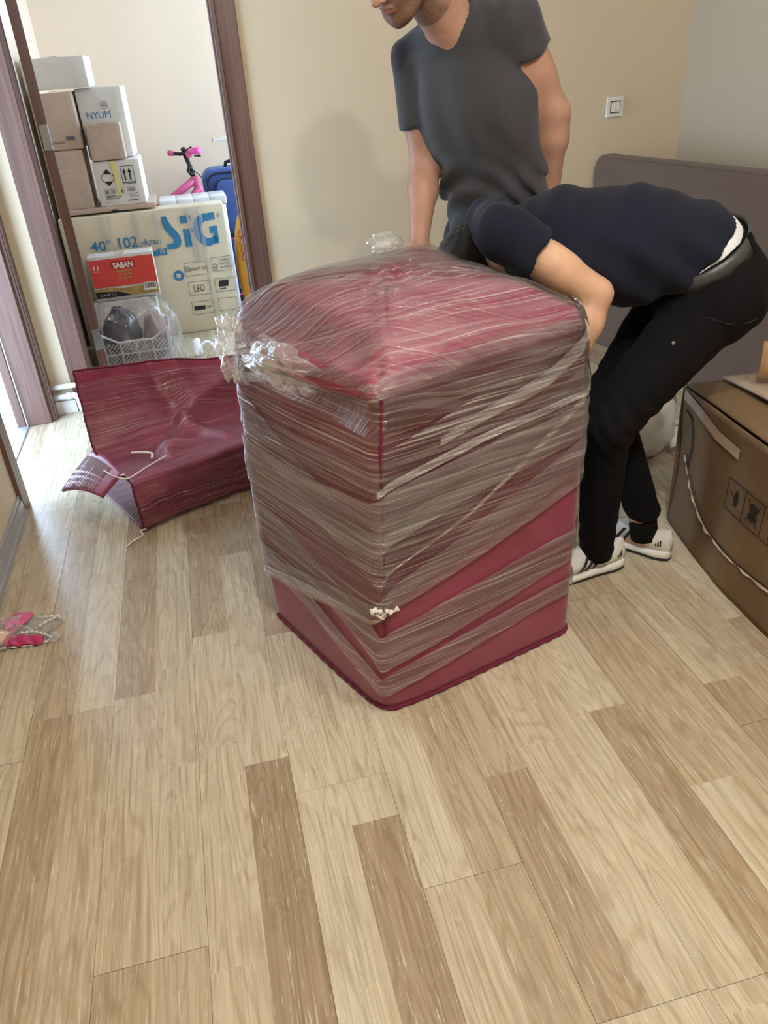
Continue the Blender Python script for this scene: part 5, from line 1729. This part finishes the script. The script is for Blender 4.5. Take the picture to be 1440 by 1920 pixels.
def sneaker(parent_person, heel, toe, lift=0.0, name='sneaker', upper='shoe_white', stripes=True, roll=0.0):
    """low trainer; heel and toe on the ground"""
    heel = np.array(heel, float); toe = np.array(toe, float)
    f = nrm(toe - heel); L = np.linalg.norm(toe - heel); r = np.array([f[1], -f[0], 0])   # right side
    def W(u, v, z):
        u, v, z = np.broadcast_arrays(*(np.asarray(a, float) for a in (u, v, z)))
        return heel + np.multiply.outer(u * L, f) + np.multiply.outer(v, r) + np.multiply.outer(z + lift, np.array([0, 0, 1.0]))
    hw = lambda u: np.interp(u, [0, .04, .15, .35, .55, .72, .86, .95, 1.0], [.012, .024, .033, .034, .041, .047, .043, .030, .010])
    so = lambda u: np.interp(u, [0, .3, .6, .8, 1], [.034, .030, .026, .023, .026])
    up = lambda u: np.interp(u, [0, .03, .10, .20, .30, .40, .50, .65, .80, .92, 1.0], [.070, .098, .096, .086, .092, .102, .096, .074, .056, .043, .028])
    o = parent_person
    us = np.linspace(0, 1, 34)
    def ring_loft(lo, hi, wsc, n=20, round_top=False):
        V, F = [], []
        for u in us:
            w_ = hw(u) * wsc; a, b = lo(u), hi(u)
            for k in range(n):
                t = 2 * math.pi * k / n
                cy, sz = math.cos(t), math.sin(t)
                e = 0.55 if not round_top else 0.8
                y = w_ * math.copysign(abs(cy) ** e, cy)
                z = (a + b) / 2 + (b - a) / 2 * math.copysign(abs(sz) ** e, sz)
                if round_top and sz > 0:
                    y *= 1 - 0.35 * sz
                V.append(W(u, y, z))
        m = len(us)
        for i in range(m - 1):
            for k in range(n):
                k2 = (k + 1) % n
                F.append((i * n + k, i * n + k2, (i + 1) * n + k2, (i + 1) * n + k))
        F.append(tuple(range(n))[::-1]); F.append(tuple((m - 1) * n + k for k in range(n)))
        return np.array(V), [fc[::-1] for fc in F]
    sh = mk(name, *ring_loft(lambda u: so(u) * 0.75, up, 0.93, 20, True), M[upper], o, True)
    mk('midsole', *ring_loft(lambda u: 0.006 + 0 * u, so, 1.07), M['sole_white'], sh, True)
    mk('outsole', *ring_loft(lambda u: 0.0005 + 0 * u, lambda u: 0.007 + 0 * u, 1.0), M['outsole'], sh, True)
    if stripes:
        for sd in (-1, 1):
            for k in range(3):
                u0 = 0.40 + 0.085 * k
                V = []
                for t in np.linspace(0, 1, 6):
                    u = u0 - 0.10 * t
                    for du in (0.0, 0.038):
                        z0 = so(u + du) + 0.004; z1 = up(u + du) * 0.80
                        z = z0 + (z1 - z0) * t
                        lo_, hi_ = so(u + du) * 0.75, up(u + du)
                        sz = np.clip((z - (lo_ + hi_) / 2) / ((hi_ - lo_) / 2), -1, 1)
                        tt = abs(sz) ** (1 / 0.8); cy = math.sqrt(max(0, 1 - tt * tt)) ** 0.8
                        y = hw(u + du) * 0.93 * cy * (1 - 0.35 * max(0, tt if sz > 0 else 0)) + 0.0025
                        V.append(W(u + du, sd * y, z))
                F = [(2 * i, 2 * i + 1, 2 * i + 3, 2 * i + 2) for i in range(5)]
                mk('stripe', *sheet(V, F, 0.001), M['ink'], sh)
            # small three-bar badge on the heel
            for k in range(3):
                u = 0.075 + 0.022 * k; z0 = 0.050; z1 = 0.058 + 0.007 * (2 - k)
                V = [W(a, sd * (hw(a) * 0.92 + 0.001), z) for a, z in ((u, z0), (u + 0.016, z0), (u + 0.016, z1), (u + 0.004, z1))]
                mk('heel_badge', *sheet(V, [(0, 1, 2, 3)], 0.0008), M['ink'], sh)
        # collar opening
    return sh

def hair_shell(c, R, thick, hairline):
    def fn(P):
        q = (P - np.array(c, np.float32)) @ R.T.astype(np.float32)
        d = el(q, (0, -0.018, 0.037), (0.076 + thick, 0.097 + thick, 0.086 + thick)) + 0.0022 * np.sin(q[:, 0] * 210 + 3 * np.sin(q[:, 1] * 60)) * np.sin(q[:, 1] * 170 + 2 * np.sin(q[:, 2] * 70))
        cut = hairline(q) + 0.004 * np.sin(q[:, 0] * 160 + q[:, 1] * 120)
        return smax(d, cut, 0.006)
    return nets(fn, np.array(c) - 0.14, np.array(c) + 0.14, 0.005)

# ------------------------------------------------------------------ the man in the grey T-shirt
def man_grey():
    K = 1.035
    cm = np.array([0, 0, 1.35])
    J = {k: cm + (np.array(v) - cm) * K for k, v in dict(
        pelvis=(0.885, 2.26, 0.90), waist=(0.855, 2.225, 1.02), chest=(0.795, 2.215, 1.23), neck=(0.735, 2.205, 1.415), headc=(0.560, 2.095, 1.560),
        rs=(0.672, 2.345, 1.355), ls=(0.862, 2.125, 1.412), re=(0.664, 2.28, 1.085), rw=(0.597, 2.13, 0.915), le=(0.975, 2.120, 1.205), lw=(0.988, 2.15, 1.00)).items()}
    f = nrm((-0.72, -0.69, 0)); rt = np.array([f[1], -f[0], 0])
    o = thing('person', 'standing person in charcoal T-shirt leaning over the bundle, one arm reaching behind it', 'person', (J['pelvis'][0], J['pelvis'][1], 0))
    hipr = J['pelvis'] + rt * 0.085 + np.array([0, 0, -0.03]); hipl = J['pelvis'] - rt * 0.085 + np.array([0, 0, -0.03])
    footr = np.array([hipr[0], hipr[1] + 0.03, 0]) ; footl = np.array([hipl[0] + 0.02, hipl[1] + 0.06, 0])
    kr = (hipr + footr) / 2 + f * 0.03 + np.array([0, 0, 0.03]); kl = (hipl + footl) / 2 + f * 0.02 + np.array([0, 0, 0.03])
    HR = frame((-0.66, -0.46, -0.60), (-0.30, -0.30, 1))
    hc = J['headc']
    nb = J['neck']; skull = hc + HR.T @ np.array([0, -0.035, -0.055])
    hand_r = dict(w=J['rw'], d=(-0.05, -0.10, -1), n=(0.12, 1, -0.10), s=(-1, 0.1, 0), curl=0.28)
    hand_l = dict(w=J['lw'], d=(0.02, 0.02, -1), n=(1, 0.1, 0), s=(-0.2, -1, 0), curl=0.45)
    def body(P):
        d = rcf(P, J['pelvis'], J['waist'], 0.140, 0.125, f, 1.45)
        d = smin(d, rcf(P, J['waist'], J['chest'], 0.128, 0.160, f, 1.5), 0.05)
        d = smin(d, rcf(P, J['chest'], (J['rs'] + J['ls']) / 2, 0.150, 0.10, f, 1.5), 0.05)
        d = smin(d, rc(P, J['rs'], J['ls'], 0.055, 0.055), 0.05)
        d = smin(d, rc(P, (J['rs'] + J['ls']) / 2 + np.array([0, 0, 0.0]), nb, 0.075, 0.058), 0.05)
        d = smin(d, rc(P, nb - np.array([0, 0, 0.02]), skull, 0.059, 0.056), 0.03)
        d = smin(d, head_sdf(P, hc, HR), 0.018)
        for s_, e_, w_, hnd in ((J['rs'], J['re'], J['rw'], hand_r), (J['ls'], J['le'], J['lw'], hand_l)):
            d = smin(d, rc(P, s_, e_, 0.053, 0.041), 0.03)
            m = s_ + (e_ - s_) * 0.45
            d = smin(d, rc(P, m, m + (e_ - s_) * 0.15, 0.048, 0.046), 0.02)
            q = e_ + (w_ - e_) * 0.28
            d = smin(d, rc(P, e_, q, 0.041, 0.043), 0.02)
            d = smin(d, rcf(P, q, w_, 0.042, 0.026, hnd['n'], 1.12), 0.02)
            d = smin(d, hand_sdf(P, **hnd), 0.012)
        for h_, k_, a_ in ((hipr, kr, footr), (hipl, kl, footl)):
            an = a_ + np.array([0, 0, 0.085])
            d = smin(d, rc(P, h_, k_, 0.088, 0.058), 0.04); d = smin(d, rc(P, k_, an, 0.056, 0.040), 0.02)
            d = smin(d, rc(P, a_ + np.array([0, 0, 0.045]), a_ + f * 0.13 + np.array([0, 0, 0.032]), 0.030, 0.020), 0.02)
        return d
    hb = lambda w: (np.array(w) - 0.115, np.array(w) + 0.115)
    zc = 1.435
    V, F = mesh_blocks(body, [((0.45, 1.95, 0.0), (1.25, 2.75, 0.92), 0.012),
                              ((0.45, 1.95, 0.9), (1.25, 2.75, 1.44), 0.010),
                              ((hc[0] - 0.14, hc[1] - 0.15, hc[2] - 0.165), (hc[0] + 0.24, hc[1] + 0.20, hc[2] + 0.16), 0.0042),
                              ((J['rw'][0] - 0.10, J['rw'][1] - 0.10, J['rw'][2] - 0.22), (J['rw'][0] + 0.09, J['rw'][1] + 0.07, J['rw'][2] + 0.02), 0.0045),
                              ((J['lw'][0] - 0.08, J['lw'][1] - 0.10, J['lw'][2] - 0.22), (J['lw'][0] + 0.08, J['lw'][1] + 0.08, J['lw'][2] + 0.02), 0.0045)])
    q = (V - hc) @ HR.T
    inh = np.linalg.norm(q - np.array([0, 0.0, -0.02]), axis=1) < 0.16
    beard = np.clip((-0.022 - q[:, 2]) / 0.025, 0, 1) * np.clip((q[:, 1] - 0.004 + 0.6 * (-q[:, 2] - 0.05)) / 0.03, 0, 1) * inh
    beard *= 1 - 0.75 * np.exp(-((np.abs(q[:, 0]) - 0.034) / 0.016) ** 2 - ((q[:, 2] + 0.035) / 0.018) ** 2)
    lips = inh * np.exp(-(q[:, 0] / 0.021) ** 4 - ((q[:, 2] + 0.066) / 0.0105) ** 4) * (q[:, 1] > 0.075)
    mk('body', V, F, M['skin1'], o, True, attr=np.stack([beard * (1 - lips), lips, 0 * lips], 1))
    # hair, eyebrows, eyes
    V, F = hair_shell(hc, HR, 0.010, lambda q: np.where(q[:, 1] > 0.0, 0.030 + 0.42 * q[:, 1] - q[:, 2], 0.030 + 0.9 * q[:, 1] - q[:, 2]) * 0.8)
    mk('hair', V, F, M['hair'], o, True)
    for s_ in (-1, 1):
        P = [hc + HR.T @ np.array([s_ * x, y, z]) for x, y, z in ((0.012, 0.0955, 0.026), (0.030, 0.0945, 0.032), (0.048, 0.080, 0.028))]
        mk('eyebrow', *tube(P, [0.004, 0.0045, 0.0028], 6), M['hair'], o, True)
        c = hc + HR.T @ np.array([s_ * 0.031, 0.0888, -0.001])
        V, F = blob((0, 0, 0), (0.0095, 0.0088, 0.0030), 2, 18, 0.0, R=HR.T)
        e = mk('eye', V + c, F, M['eye_white'], o, True)
        V, F = blob((0, 0, 0), (0.0042, 0.0030, 0.0028), 2, 12, 0.0, R=HR.T)
        mk('iris', V + c + HR.T @ np.array([0, 0.0065, -0.0006]), F, M['iris'], e, True)
    # T-shirt
    hem = J['pelvis'] + np.array([0, 0, -0.06])
    axis_r = nrm(J['re'] - J['rs']); axis_l = nrm(J['le'] - J['ls'])
    cuff_r = J['rs'] + axis_r * 0.185; cuff_l = J['ls'] + axis_l * 0.085
    fwd_n = np.array([f[0], f[1], 0])
    def shirt_shape(P, g):
        d = rcf(P, hem, J['waist'], 0.158 + g, 0.140 + g, f, 1.35)
        d = smin(d, rcf(P, J['waist'], J['chest'], 0.142 + g, 0.176 + g, f, 1.42), 0.06)
        d = smin(d, rcf(P, J['chest'], (J['rs'] + J['ls']) / 2, 0.166 + g, 0.112 + g, f, 1.42), 0.05)
        d = smin(d, rc(P, J['rs'], J['ls'], 0.064 + g, 0.064 + g), 0.05)
        d = smin(d, rc(P, (J['rs'] + J['ls']) / 2, nb + np.array([0, 0, 0.0]), 0.085 + g, 0.070 + g), 0.05)
        ar = rc(P, J['rs'], cuff_r + axis_r * 0.03, 0.066 + g, 0.068 + g)
        al = rc(P, J['ls'], cuff_l + axis_l * 0.03, 0.068 + g, 0.072 + g)
        ar = np.maximum(ar, planecut(P, cuff_r, axis_r)); al = np.maximum(al, planecut(P, cuff_l, axis_l))
        ar = np.maximum(ar, -np.maximum(rc(P, J['rs'], J['re'], 0.051, 0.051), -planecut(P, cuff_r - axis_r * 0.03, axis_r)))
        al = np.maximum(al, -np.maximum(rc(P, J['ls'], J['le'], 0.053, 0.053), -planecut(P, cuff_l - axis_l * 0.03, axis_l)))
        d = smin(d, ar, 0.014); d = smin(d, al, 0.014)
        return d
    def shirt(P):
        d = shirt_shape(P, 0.0)
        # hanging folds: diagonal drags from the shoulders, gathers at the waist
        z = P[:, 2]; u = (P - J['waist']) @ rt; v = (P - J['waist']) @ fwd_n
        low = np.clip((1.18 - z) / 0.25, 0, 1); mid = np.exp(-((z - 1.20) / 0.14) ** 2)
        fold = 0.006 * low * np.sin((u * 0.9 + z * 0.55) * 58 + 2.2 * np.sin(z * 12)) + 0.009 * np.exp(-((z - 1.0) / 0.085) ** 2) * np.sin((z + 0.55 * u * u / 0.1 - 0.25 * u) * 82)
        fold += 0.0055 * mid * np.sin((u - 0.32 * (z - 1.2)) * 62 + 1.0)
        fold += 0.005 * np.clip((z - 1.28) / 0.1, 0, 1) * np.sin((u * 0.8 + v * 0.7) * 70)
        d = d - fold * 0.9
        d = np.maximum(d, -(z - hem[2]))
        # neck opening
        nd = nrm(skull - nb)
        ctr = nb + f * 0.030 + np.array([0, 0, 0.022])
        hole = rc(P, ctr - nd * 0.02, ctr + nd * 0.2, 0.060, 0.075)
        d = smax(d, -hole, 0.006)
        return d
    V, F = nets(shirt, (0.50, 1.95, hem[2] - 0.03), (1.20, 2.62, 1.52), 0.0062)
    V = lap(V, F, 2, 0.4)
    sh = mk('t_shirt', V, F, M['tee_grey'], o, True)
    # trousers and shoes
    def trousers(P):
        d = rcf(P, J['pelvis'] + np.array([0, 0, -0.02]), J['waist'] + np.array([0, 0, -0.06]), 0.150, 0.138, f, 1.4)
        for h_, k_, a_ in ((hipr, kr, footr), (hipl, kl, footl)):
            an = a_ + np.array([0, 0, 0.06])
            d = smin(d, rc(P, h_, k_, 0.102, 0.078), 0.03); d = smin(d, rc(P, k_, an, 0.076, 0.066), 0.03)
        d = d - 0.004 * np.sin(P[:, 2] * 60 + P[:, 0] * 25) * np.exp(-((P[:, 2] - 0.45) / 0.15) ** 2) - 0.005 * np.sin(P[:, 2] * 110 + P[:, 0] * 12) * np.clip((0.2 - P[:, 2]) / 0.1, 0, 1)
        d = np.maximum(d, P[:, 2] - (J['waist'][2] - 0.05))
        return np.maximum(d, 0.03 - P[:, 2])
    V, F = nets(trousers, (0.50, 1.95, 0.0), (1.25, 2.75, 1.02), 0.011)
    mk('trousers', lap(V, F, 1, 0.4), F, M['trouser_dark'], o, True)
    for a_ in (footr, footl):
        sneaker(o, a_ - f * 0.075, a_ + f * 0.205, 0, 'shoe', 'outsole', False)
    return o
man_grey()

# ------------------------------------------------------------------ the person bending down, in navy and black
def man_bent():
    J = {k: np.array(v) for k, v in dict(
        pelvis=(1.282, 1.815, 0.800), belt=(1.232, 1.825, 0.872), mid=(1.085, 1.855, 0.915), chest=(0.905, 1.900, 0.928), nb=(0.790, 1.950, 0.915), headc=(0.752, 2.045, 0.835),
        ls=(0.700, 1.775, 0.990), rs=(0.775, 2.055, 0.965), le=(0.915, 1.715, 0.836), lw=(0.826, 1.690, 0.615), re=(0.83, 2.150, 0.76), rw=(0.715, 2.085, 0.60),
        hl=(1.268, 1.735, 0.785), hr=(1.285, 1.895, 0.785), kl=(0.962, 1.700, 0.490), kr=(1.052, 1.870, 0.480), al=(0.985, 1.742, 0.105), ar=(1.160, 1.792, 0.105)).items()}
    o = thing('person', 'person in navy T-shirt and black trousers bending down behind the bundle', 'person', (1.18, 1.80, 0))
    up_back = np.array([0, 0, 1.0])
    HR = frame((-0.30, 0.10, -0.95), (-0.90, 0.20, 0.20))
    hc = J['headc']
    hand_l = dict(w=J['lw'], d=(-0.45, 0.0, -0.9), n=(0.88, -0.05, -0.42), s=(-0.1, -1, 0), curl=0.30)
    hand_r = dict(w=J['rw'], d=(-0.65, -0.35, -0.6), n=(0.3, 0.9, -0.3), s=(-0.3, 0.2, 1), curl=0.35)
    fl, fr_ = np.array([-1, -0.03, 0.0]), nrm((-0.52, 0.85, 0))
    footl = np.array([0.985, 1.745, 0]); footr = np.array([1.165, 1.792, 0])
    def body(P):
        d = rc(P, J['hl'], J['hr'], 0.105, 0.105)
        d = smin(d, rcf(P, J['pelvis'], J['belt'], 0.122, 0.112, (0, 1, 0), 0.9), 0.05)
        d = smin(d, rcf(P, J['belt'], J['mid'], 0.100, 0.098, (0, 1, 0), 0.82), 0.05)
        d = smin(d, rcf(P, J['mid'], J['chest'], 0.096, 0.102, (0, 1, 0), 0.78), 0.05)
        d = smin(d, rcf(P, J['chest'], J['nb'], 0.092, 0.062, (0, 1, 0), 0.8), 0.04)
        d = smin(d, rc(P, J['ls'], J['rs'], 0.048, 0.048), 0.035)
        d = smin(d, rc(P, J['nb'], hc + HR.T @ np.array([0, -0.03, -0.05]), 0.058, 0.056), 0.03)
        d = smin(d, head_sdf(P, hc, HR), 0.015)
        for s_, e_, w_, hnd in ((J['ls'], J['le'], J['lw'], hand_l), (J['rs'], J['re'], J['rw'], hand_r)):
            d = smin(d, rc(P, s_, e_, 0.050, 0.040), 0.03)
            m = s_ + (e_ - s_) * 0.5
            d = smin(d, rc(P, m, m + (e_ - s_) * 0.12, 0.046, 0.044), 0.02)
            q = e_ + (w_ - e_) * 0.28
            d = smin(d, rc(P, e_, q, 0.038, 0.041), 0.012); d = smin(d, rc(P, q, w_, 0.040, 0.026), 0.02)
            d = smin(d, hand_sdf(P, **hnd), 0.012)
        for h_, k_, a_, ft, dr in ((J['hl'], J['kl'], J['al'], footl, fl), (J['hr'], J['kr'], J['ar'], footr, fr_)):
            d = smin(d, rc(P, h_, k_, 0.090, 0.056), 0.04); d = smin(d, rc(P, k_, a_, 0.054, 0.036), 0.02)
            d = smin(d, rc(P, ft + np.array([0, 0, 0.048]), ft + dr * 0.14 + np.array([0, 0, 0.034]), 0.030, 0.020), 0.02)
        return d
    V, F = mesh_blocks(body, [((0.60, 1.60, 0.0), (1.50, 2.30, 1.10), 0.012),
                              ((hc[0] - 0.15, hc[1] - 0.14, hc[2] - 0.15), (hc[0] + 0.13, hc[1] + 0.14, hc[2] + 0.15), 0.005),
                              ((0.79, 1.62, 0.60), (1.00, 1.82, 1.00), 0.0065),
                              (J['lw'] + np.array([-0.16, -0.09, -0.19]), J['lw'] + np.array([0.06, 0.09, 0.01]), 0.0045),
                              (J['rw'] + np.array([-0.17, -0.13, -0.18]), J['rw'] + np.array([0.04, 0.07, 0.06]), 0.0045)])
    mk('body', V, F, M['skin2'], o, True, attr=np.zeros((len(V), 3)))
    V, F = hair_shell(hc, HR, 0.016, lambda q: np.where(q[:, 1] > 0.0, 0.030 + 0.42 * q[:, 1] - q[:, 2], 0.030 + 0.95 * q[:, 1] - q[:, 2]) * 0.8)
    mk('hair', V, F, M['hair'], o, True)
    for s_ in (-1, 1):
        c = hc + HR.T @ np.array([s_ * 0.031, 0.0888, -0.001])
        V, F = blob((0, 0, 0), (0.0095, 0.0088, 0.0030), 2, 16, 0.0, R=HR.T)
        mk('eye', V + c, F, M['eye_white'], o, True)
        P = [hc + HR.T @ np.array([s_ * x, y, z]) for x, y, z in ((0.012, 0.0955, 0.026), (0.030, 0.0945, 0.032), (0.048, 0.080, 0.028))]
        mk('eyebrow', *tube(P, [0.004, 0.0045, 0.0028], 6), M['hair'], o, True)
    bax = nrm((-0.50, 0.04, 0.86))
    # trousers
    def trouser_shape(P, g=0.0):
        d = rc(P, J['hl'], J['hr'], 0.116 + g, 0.116 + g)
        d = smin(d, rcf(P, J['pelvis'], J['belt'] - bax * 0.0, 0.138 + g, 0.134 + g, (0, 1, 0), 0.88), 0.05)
        for h_, k_, a_, top in ((J['hl'], J['kl'], J['al'], 0.07), (J['hr'], J['kr'], J['ar'], 0.14)):
            d = smin(d, rc(P, h_, k_, 0.102 + g, 0.068 + g), 0.035)
            e = np.array([a_[0], a_[1], top])
            d = smin(d, rc(P, k_, e, 0.065 + g, 0.049 + g), 0.03)
        return d
    def trousers(P):
        d = trouser_shape(P)
        kn = np.exp(-((P[:, 2] - 0.50) / 0.10) ** 2)
        d = d - 0.004 * kn * np.sin(P[:, 2] * 95 + P[:, 0] * 90 + 3 * np.sin(P[:, 1] * 40)) - 0.002 * np.sin(P[:, 0] * 70 + P[:, 2] * 45) * np.clip((P[:, 2] - 0.6) / 0.1, 0, 1)
        d = d - 0.0025 * np.sin(P[:, 2] * 110 + P[:, 0] * 60) * np.clip((0.25 - P[:, 2]) / 0.1, 0, 1)
        d = np.maximum(d, planecut(P, J['belt'] + bax * 0.018, bax))
        far = P[:, 0] - 1.075
        return np.maximum(d, np.where((far > 0) & (P[:, 2] < 0.3), 0.125 - P[:, 2], 0.062 - P[:, 2]))
    V, F = nets(trousers, (0.86, 1.55, 0.03), (1.52, 2.10, 1.06), 0.0095)
    tr = mk('trousers', lap(V, F, 1, 0.4), F, M['trouser_black'], o, True)
    # T-shirt (rides up at the back)
    la = nrm(J['le'] - J['ls']); cuffl = J['ls'] + la * 0.092
    ra = nrm(J['re'] - J['rs']); cuffr = J['rs'] + ra * 0.15
    def shirt(P):
        d = rcf(P, J['belt'] + np.array([0.0, 0, -0.005]), J['mid'], 0.137, 0.130, (0, 1, 0), 0.84)
        d = smin(d, rcf(P, J['mid'] + np.array([0, 0, -0.02]), J['chest'] + np.array([0.02, 0, -0.02]), 0.140, 0.138, (0, 1, 0), 0.82), 0.05)
        d = smin(d, rcf(P, J['chest'], J['nb'] + np.array([0.03, 0, 0]), 0.122, 0.085, (0, 1, 0), 0.8), 0.05)
        d = smin(d, rc(P, J['ls'], J['rs'], 0.060, 0.060), 0.05)
        a1 = np.maximum(rc(P, J['ls'], cuffl + la * 0.03, 0.062, 0.072), planecut(P, cuffl, la))
        a1 = np.maximum(a1, -np.maximum(rc(P, J['ls'], J['le'], 0.048, 0.050), -planecut(P, cuffl - la * 0.03, la)))
        a2 = np.maximum(rc(P, J['rs'], cuffr + ra * 0.03, 0.062, 0.070), planecut(P, cuffr, ra))
        d = smin(d, a1, 0.02); d = smin(d, a2, 0.02)
        d = d - 0.006 * np.sin((P[:, 0] * 0.7 + P[:, 2] * 0.9) * 62) * np.clip((1.0 - P[:, 2]) / 0.1, 0, 1) - 0.003 * np.sin((P[:, 0] - P[:, 1]) * 55)
        nbx = nrm(hc - J['nb'])
        d = smax(d, -rc(P, J['nb'] + nbx * 0.03, J['nb'] + nbx * 0.2, 0.064, 0.08), 0.006)
        # hem: rides up towards the spine
        back = np.clip((P - J['belt']) @ np.array([0.86, 0, 0.50], np.float32) + 0.10, 0, 0.25)
        return np.maximum(d, 0.003 + 0.27 * back - (P - J['belt'].astype(np.float32)) @ bax.astype(np.float32))
    V, F = nets(shirt, (0.58, 1.55, 0.74), (1.46, 2.20, 1.12), 0.0065)
    mk('t_shirt', lap(V, F, 2, 0.4), F, M['tee_navy'], o, True)
    # white vest showing above the belt
    def vest(P):
        d = rcf(P, J['belt'] + np.array([0.0, 0, -0.005]), J['mid'], 0.130, 0.122, (0, 1, 0), 0.84)
        d = np.maximum(d, -planecut(P, J['belt'] - bax * 0.01, bax))
        return np.maximum(d, planecut(P, J['belt'] + bax * 0.095, bax))
    V, F = nets(vest, (1.02, 1.60, 0.72), (1.48, 2.05, 1.10), 0.0085)
    mk('vest', lap(V, F, 2, 0.4), F, M['vest'], o, True)
    # belt, traced round the trouser waist
    e1 = nrm(np.cross(bax, (0, 1, 0))); e2 = np.cross(bax, e1)
    ctr = J['belt'] + bax * 0.0
    ring = []
    for a in np.linspace(0, 2 * math.pi, 72, endpoint=False):
        dr = e1 * math.cos(a) + e2 * math.sin(a)
        ts = np.linspace(0.05, 0.26, 106)
        D = trouser_shape((ctr + np.outer(ts, dr)).astype(np.float32))
        i = np.argmax(D > 0)
        ring.append((ts[i], dr))
    rad = np.array([r[0] for r in ring]); rad = (np.roll(rad, 1) + rad * 2 + np.roll(rad, -1)) / 4
    V, F = [], []
    for (t_, dr), r_ in zip(ring, rad):
        for h_, k_ in ((-0.021, 0.003), (-0.021, 0.008), (0.021, 0.008), (0.021, 0.003)):
            V.append(ctr + dr * (r_ + k_) + bax * h_)
    n = len(ring)
    for i in range(n):
        for k in range(4):
            F.append((i * 4 + k, i * 4 + (k + 1) % 4, ((i + 1) % n) * 4 + (k + 1) % 4, ((i + 1) % n) * 4 + k))
    bl = mk('belt', V, F, M['belt'], o, True)
    for a in (2.1, 4.6):
        i = int(a / (2 * math.pi) * n)
        dr = ring[i][1]; tg = nrm(np.cross(bax, dr)); c = ctr + dr * (rad[i] + 0.010)
        V = [c + tg * x + bax * y + dr * z for x, y, z in box_v(-0.008, 0.008, -0.024, 0.024, -0.004, 0.002)]
        mk('belt_loop', V, BOX_F, M['trouser_black'], tr)
    # rivet by the pocket and pocket seam
    def on_surf(p, dr):
        dr = nrm(dr); ts = np.linspace(0.0, 0.25, 251)
        D = trouser_shape((np.array(p) + np.outer(ts, dr)).astype(np.float32)); i = np.argmax(D > 0)
        return np.array(p) + dr * (ts[i] + 0.002)
    mk('rivet', *blob(on_surf((1.10, 1.72, 0.70), (0, -1, 0.1)), (0.006, 0.004, 0.006), 2, 14, 0), M['steel'], tr, True)
    P = [on_surf((x, 1.74, z), (0, -1, 0.1)) for x, z in ((1.17, 0.755), (1.22, 0.735), (1.28, 0.730), (1.34, 0.745), (1.37, 0.765))]
    mk('pocket_seam', *tube(P, 0.0016, 5), M['trouser_dark'], tr, True)
    # socks and trainers
    mk('sock', *join(tube([(1.160, 1.792, 0.122), (1.164, 1.790, 0.09), (1.170, 1.788, 0.055)], [0.040, 0.041, 0.042], 18)), M['sock'], o, True)
    mk('sock', *join(tube([(0.985, 1.742, 0.095), (0.992, 1.744, 0.055)], [0.042, 0.044], 18)), M['sock'], o, True)
    sneaker(o, np.array([1.080, 1.748, 0]), np.array([0.800, 1.738, 0]))
    sneaker(o, np.array([1.222, 1.722, 0]), np.array([1.070, 1.958, 0]))
    return o
man_bent()
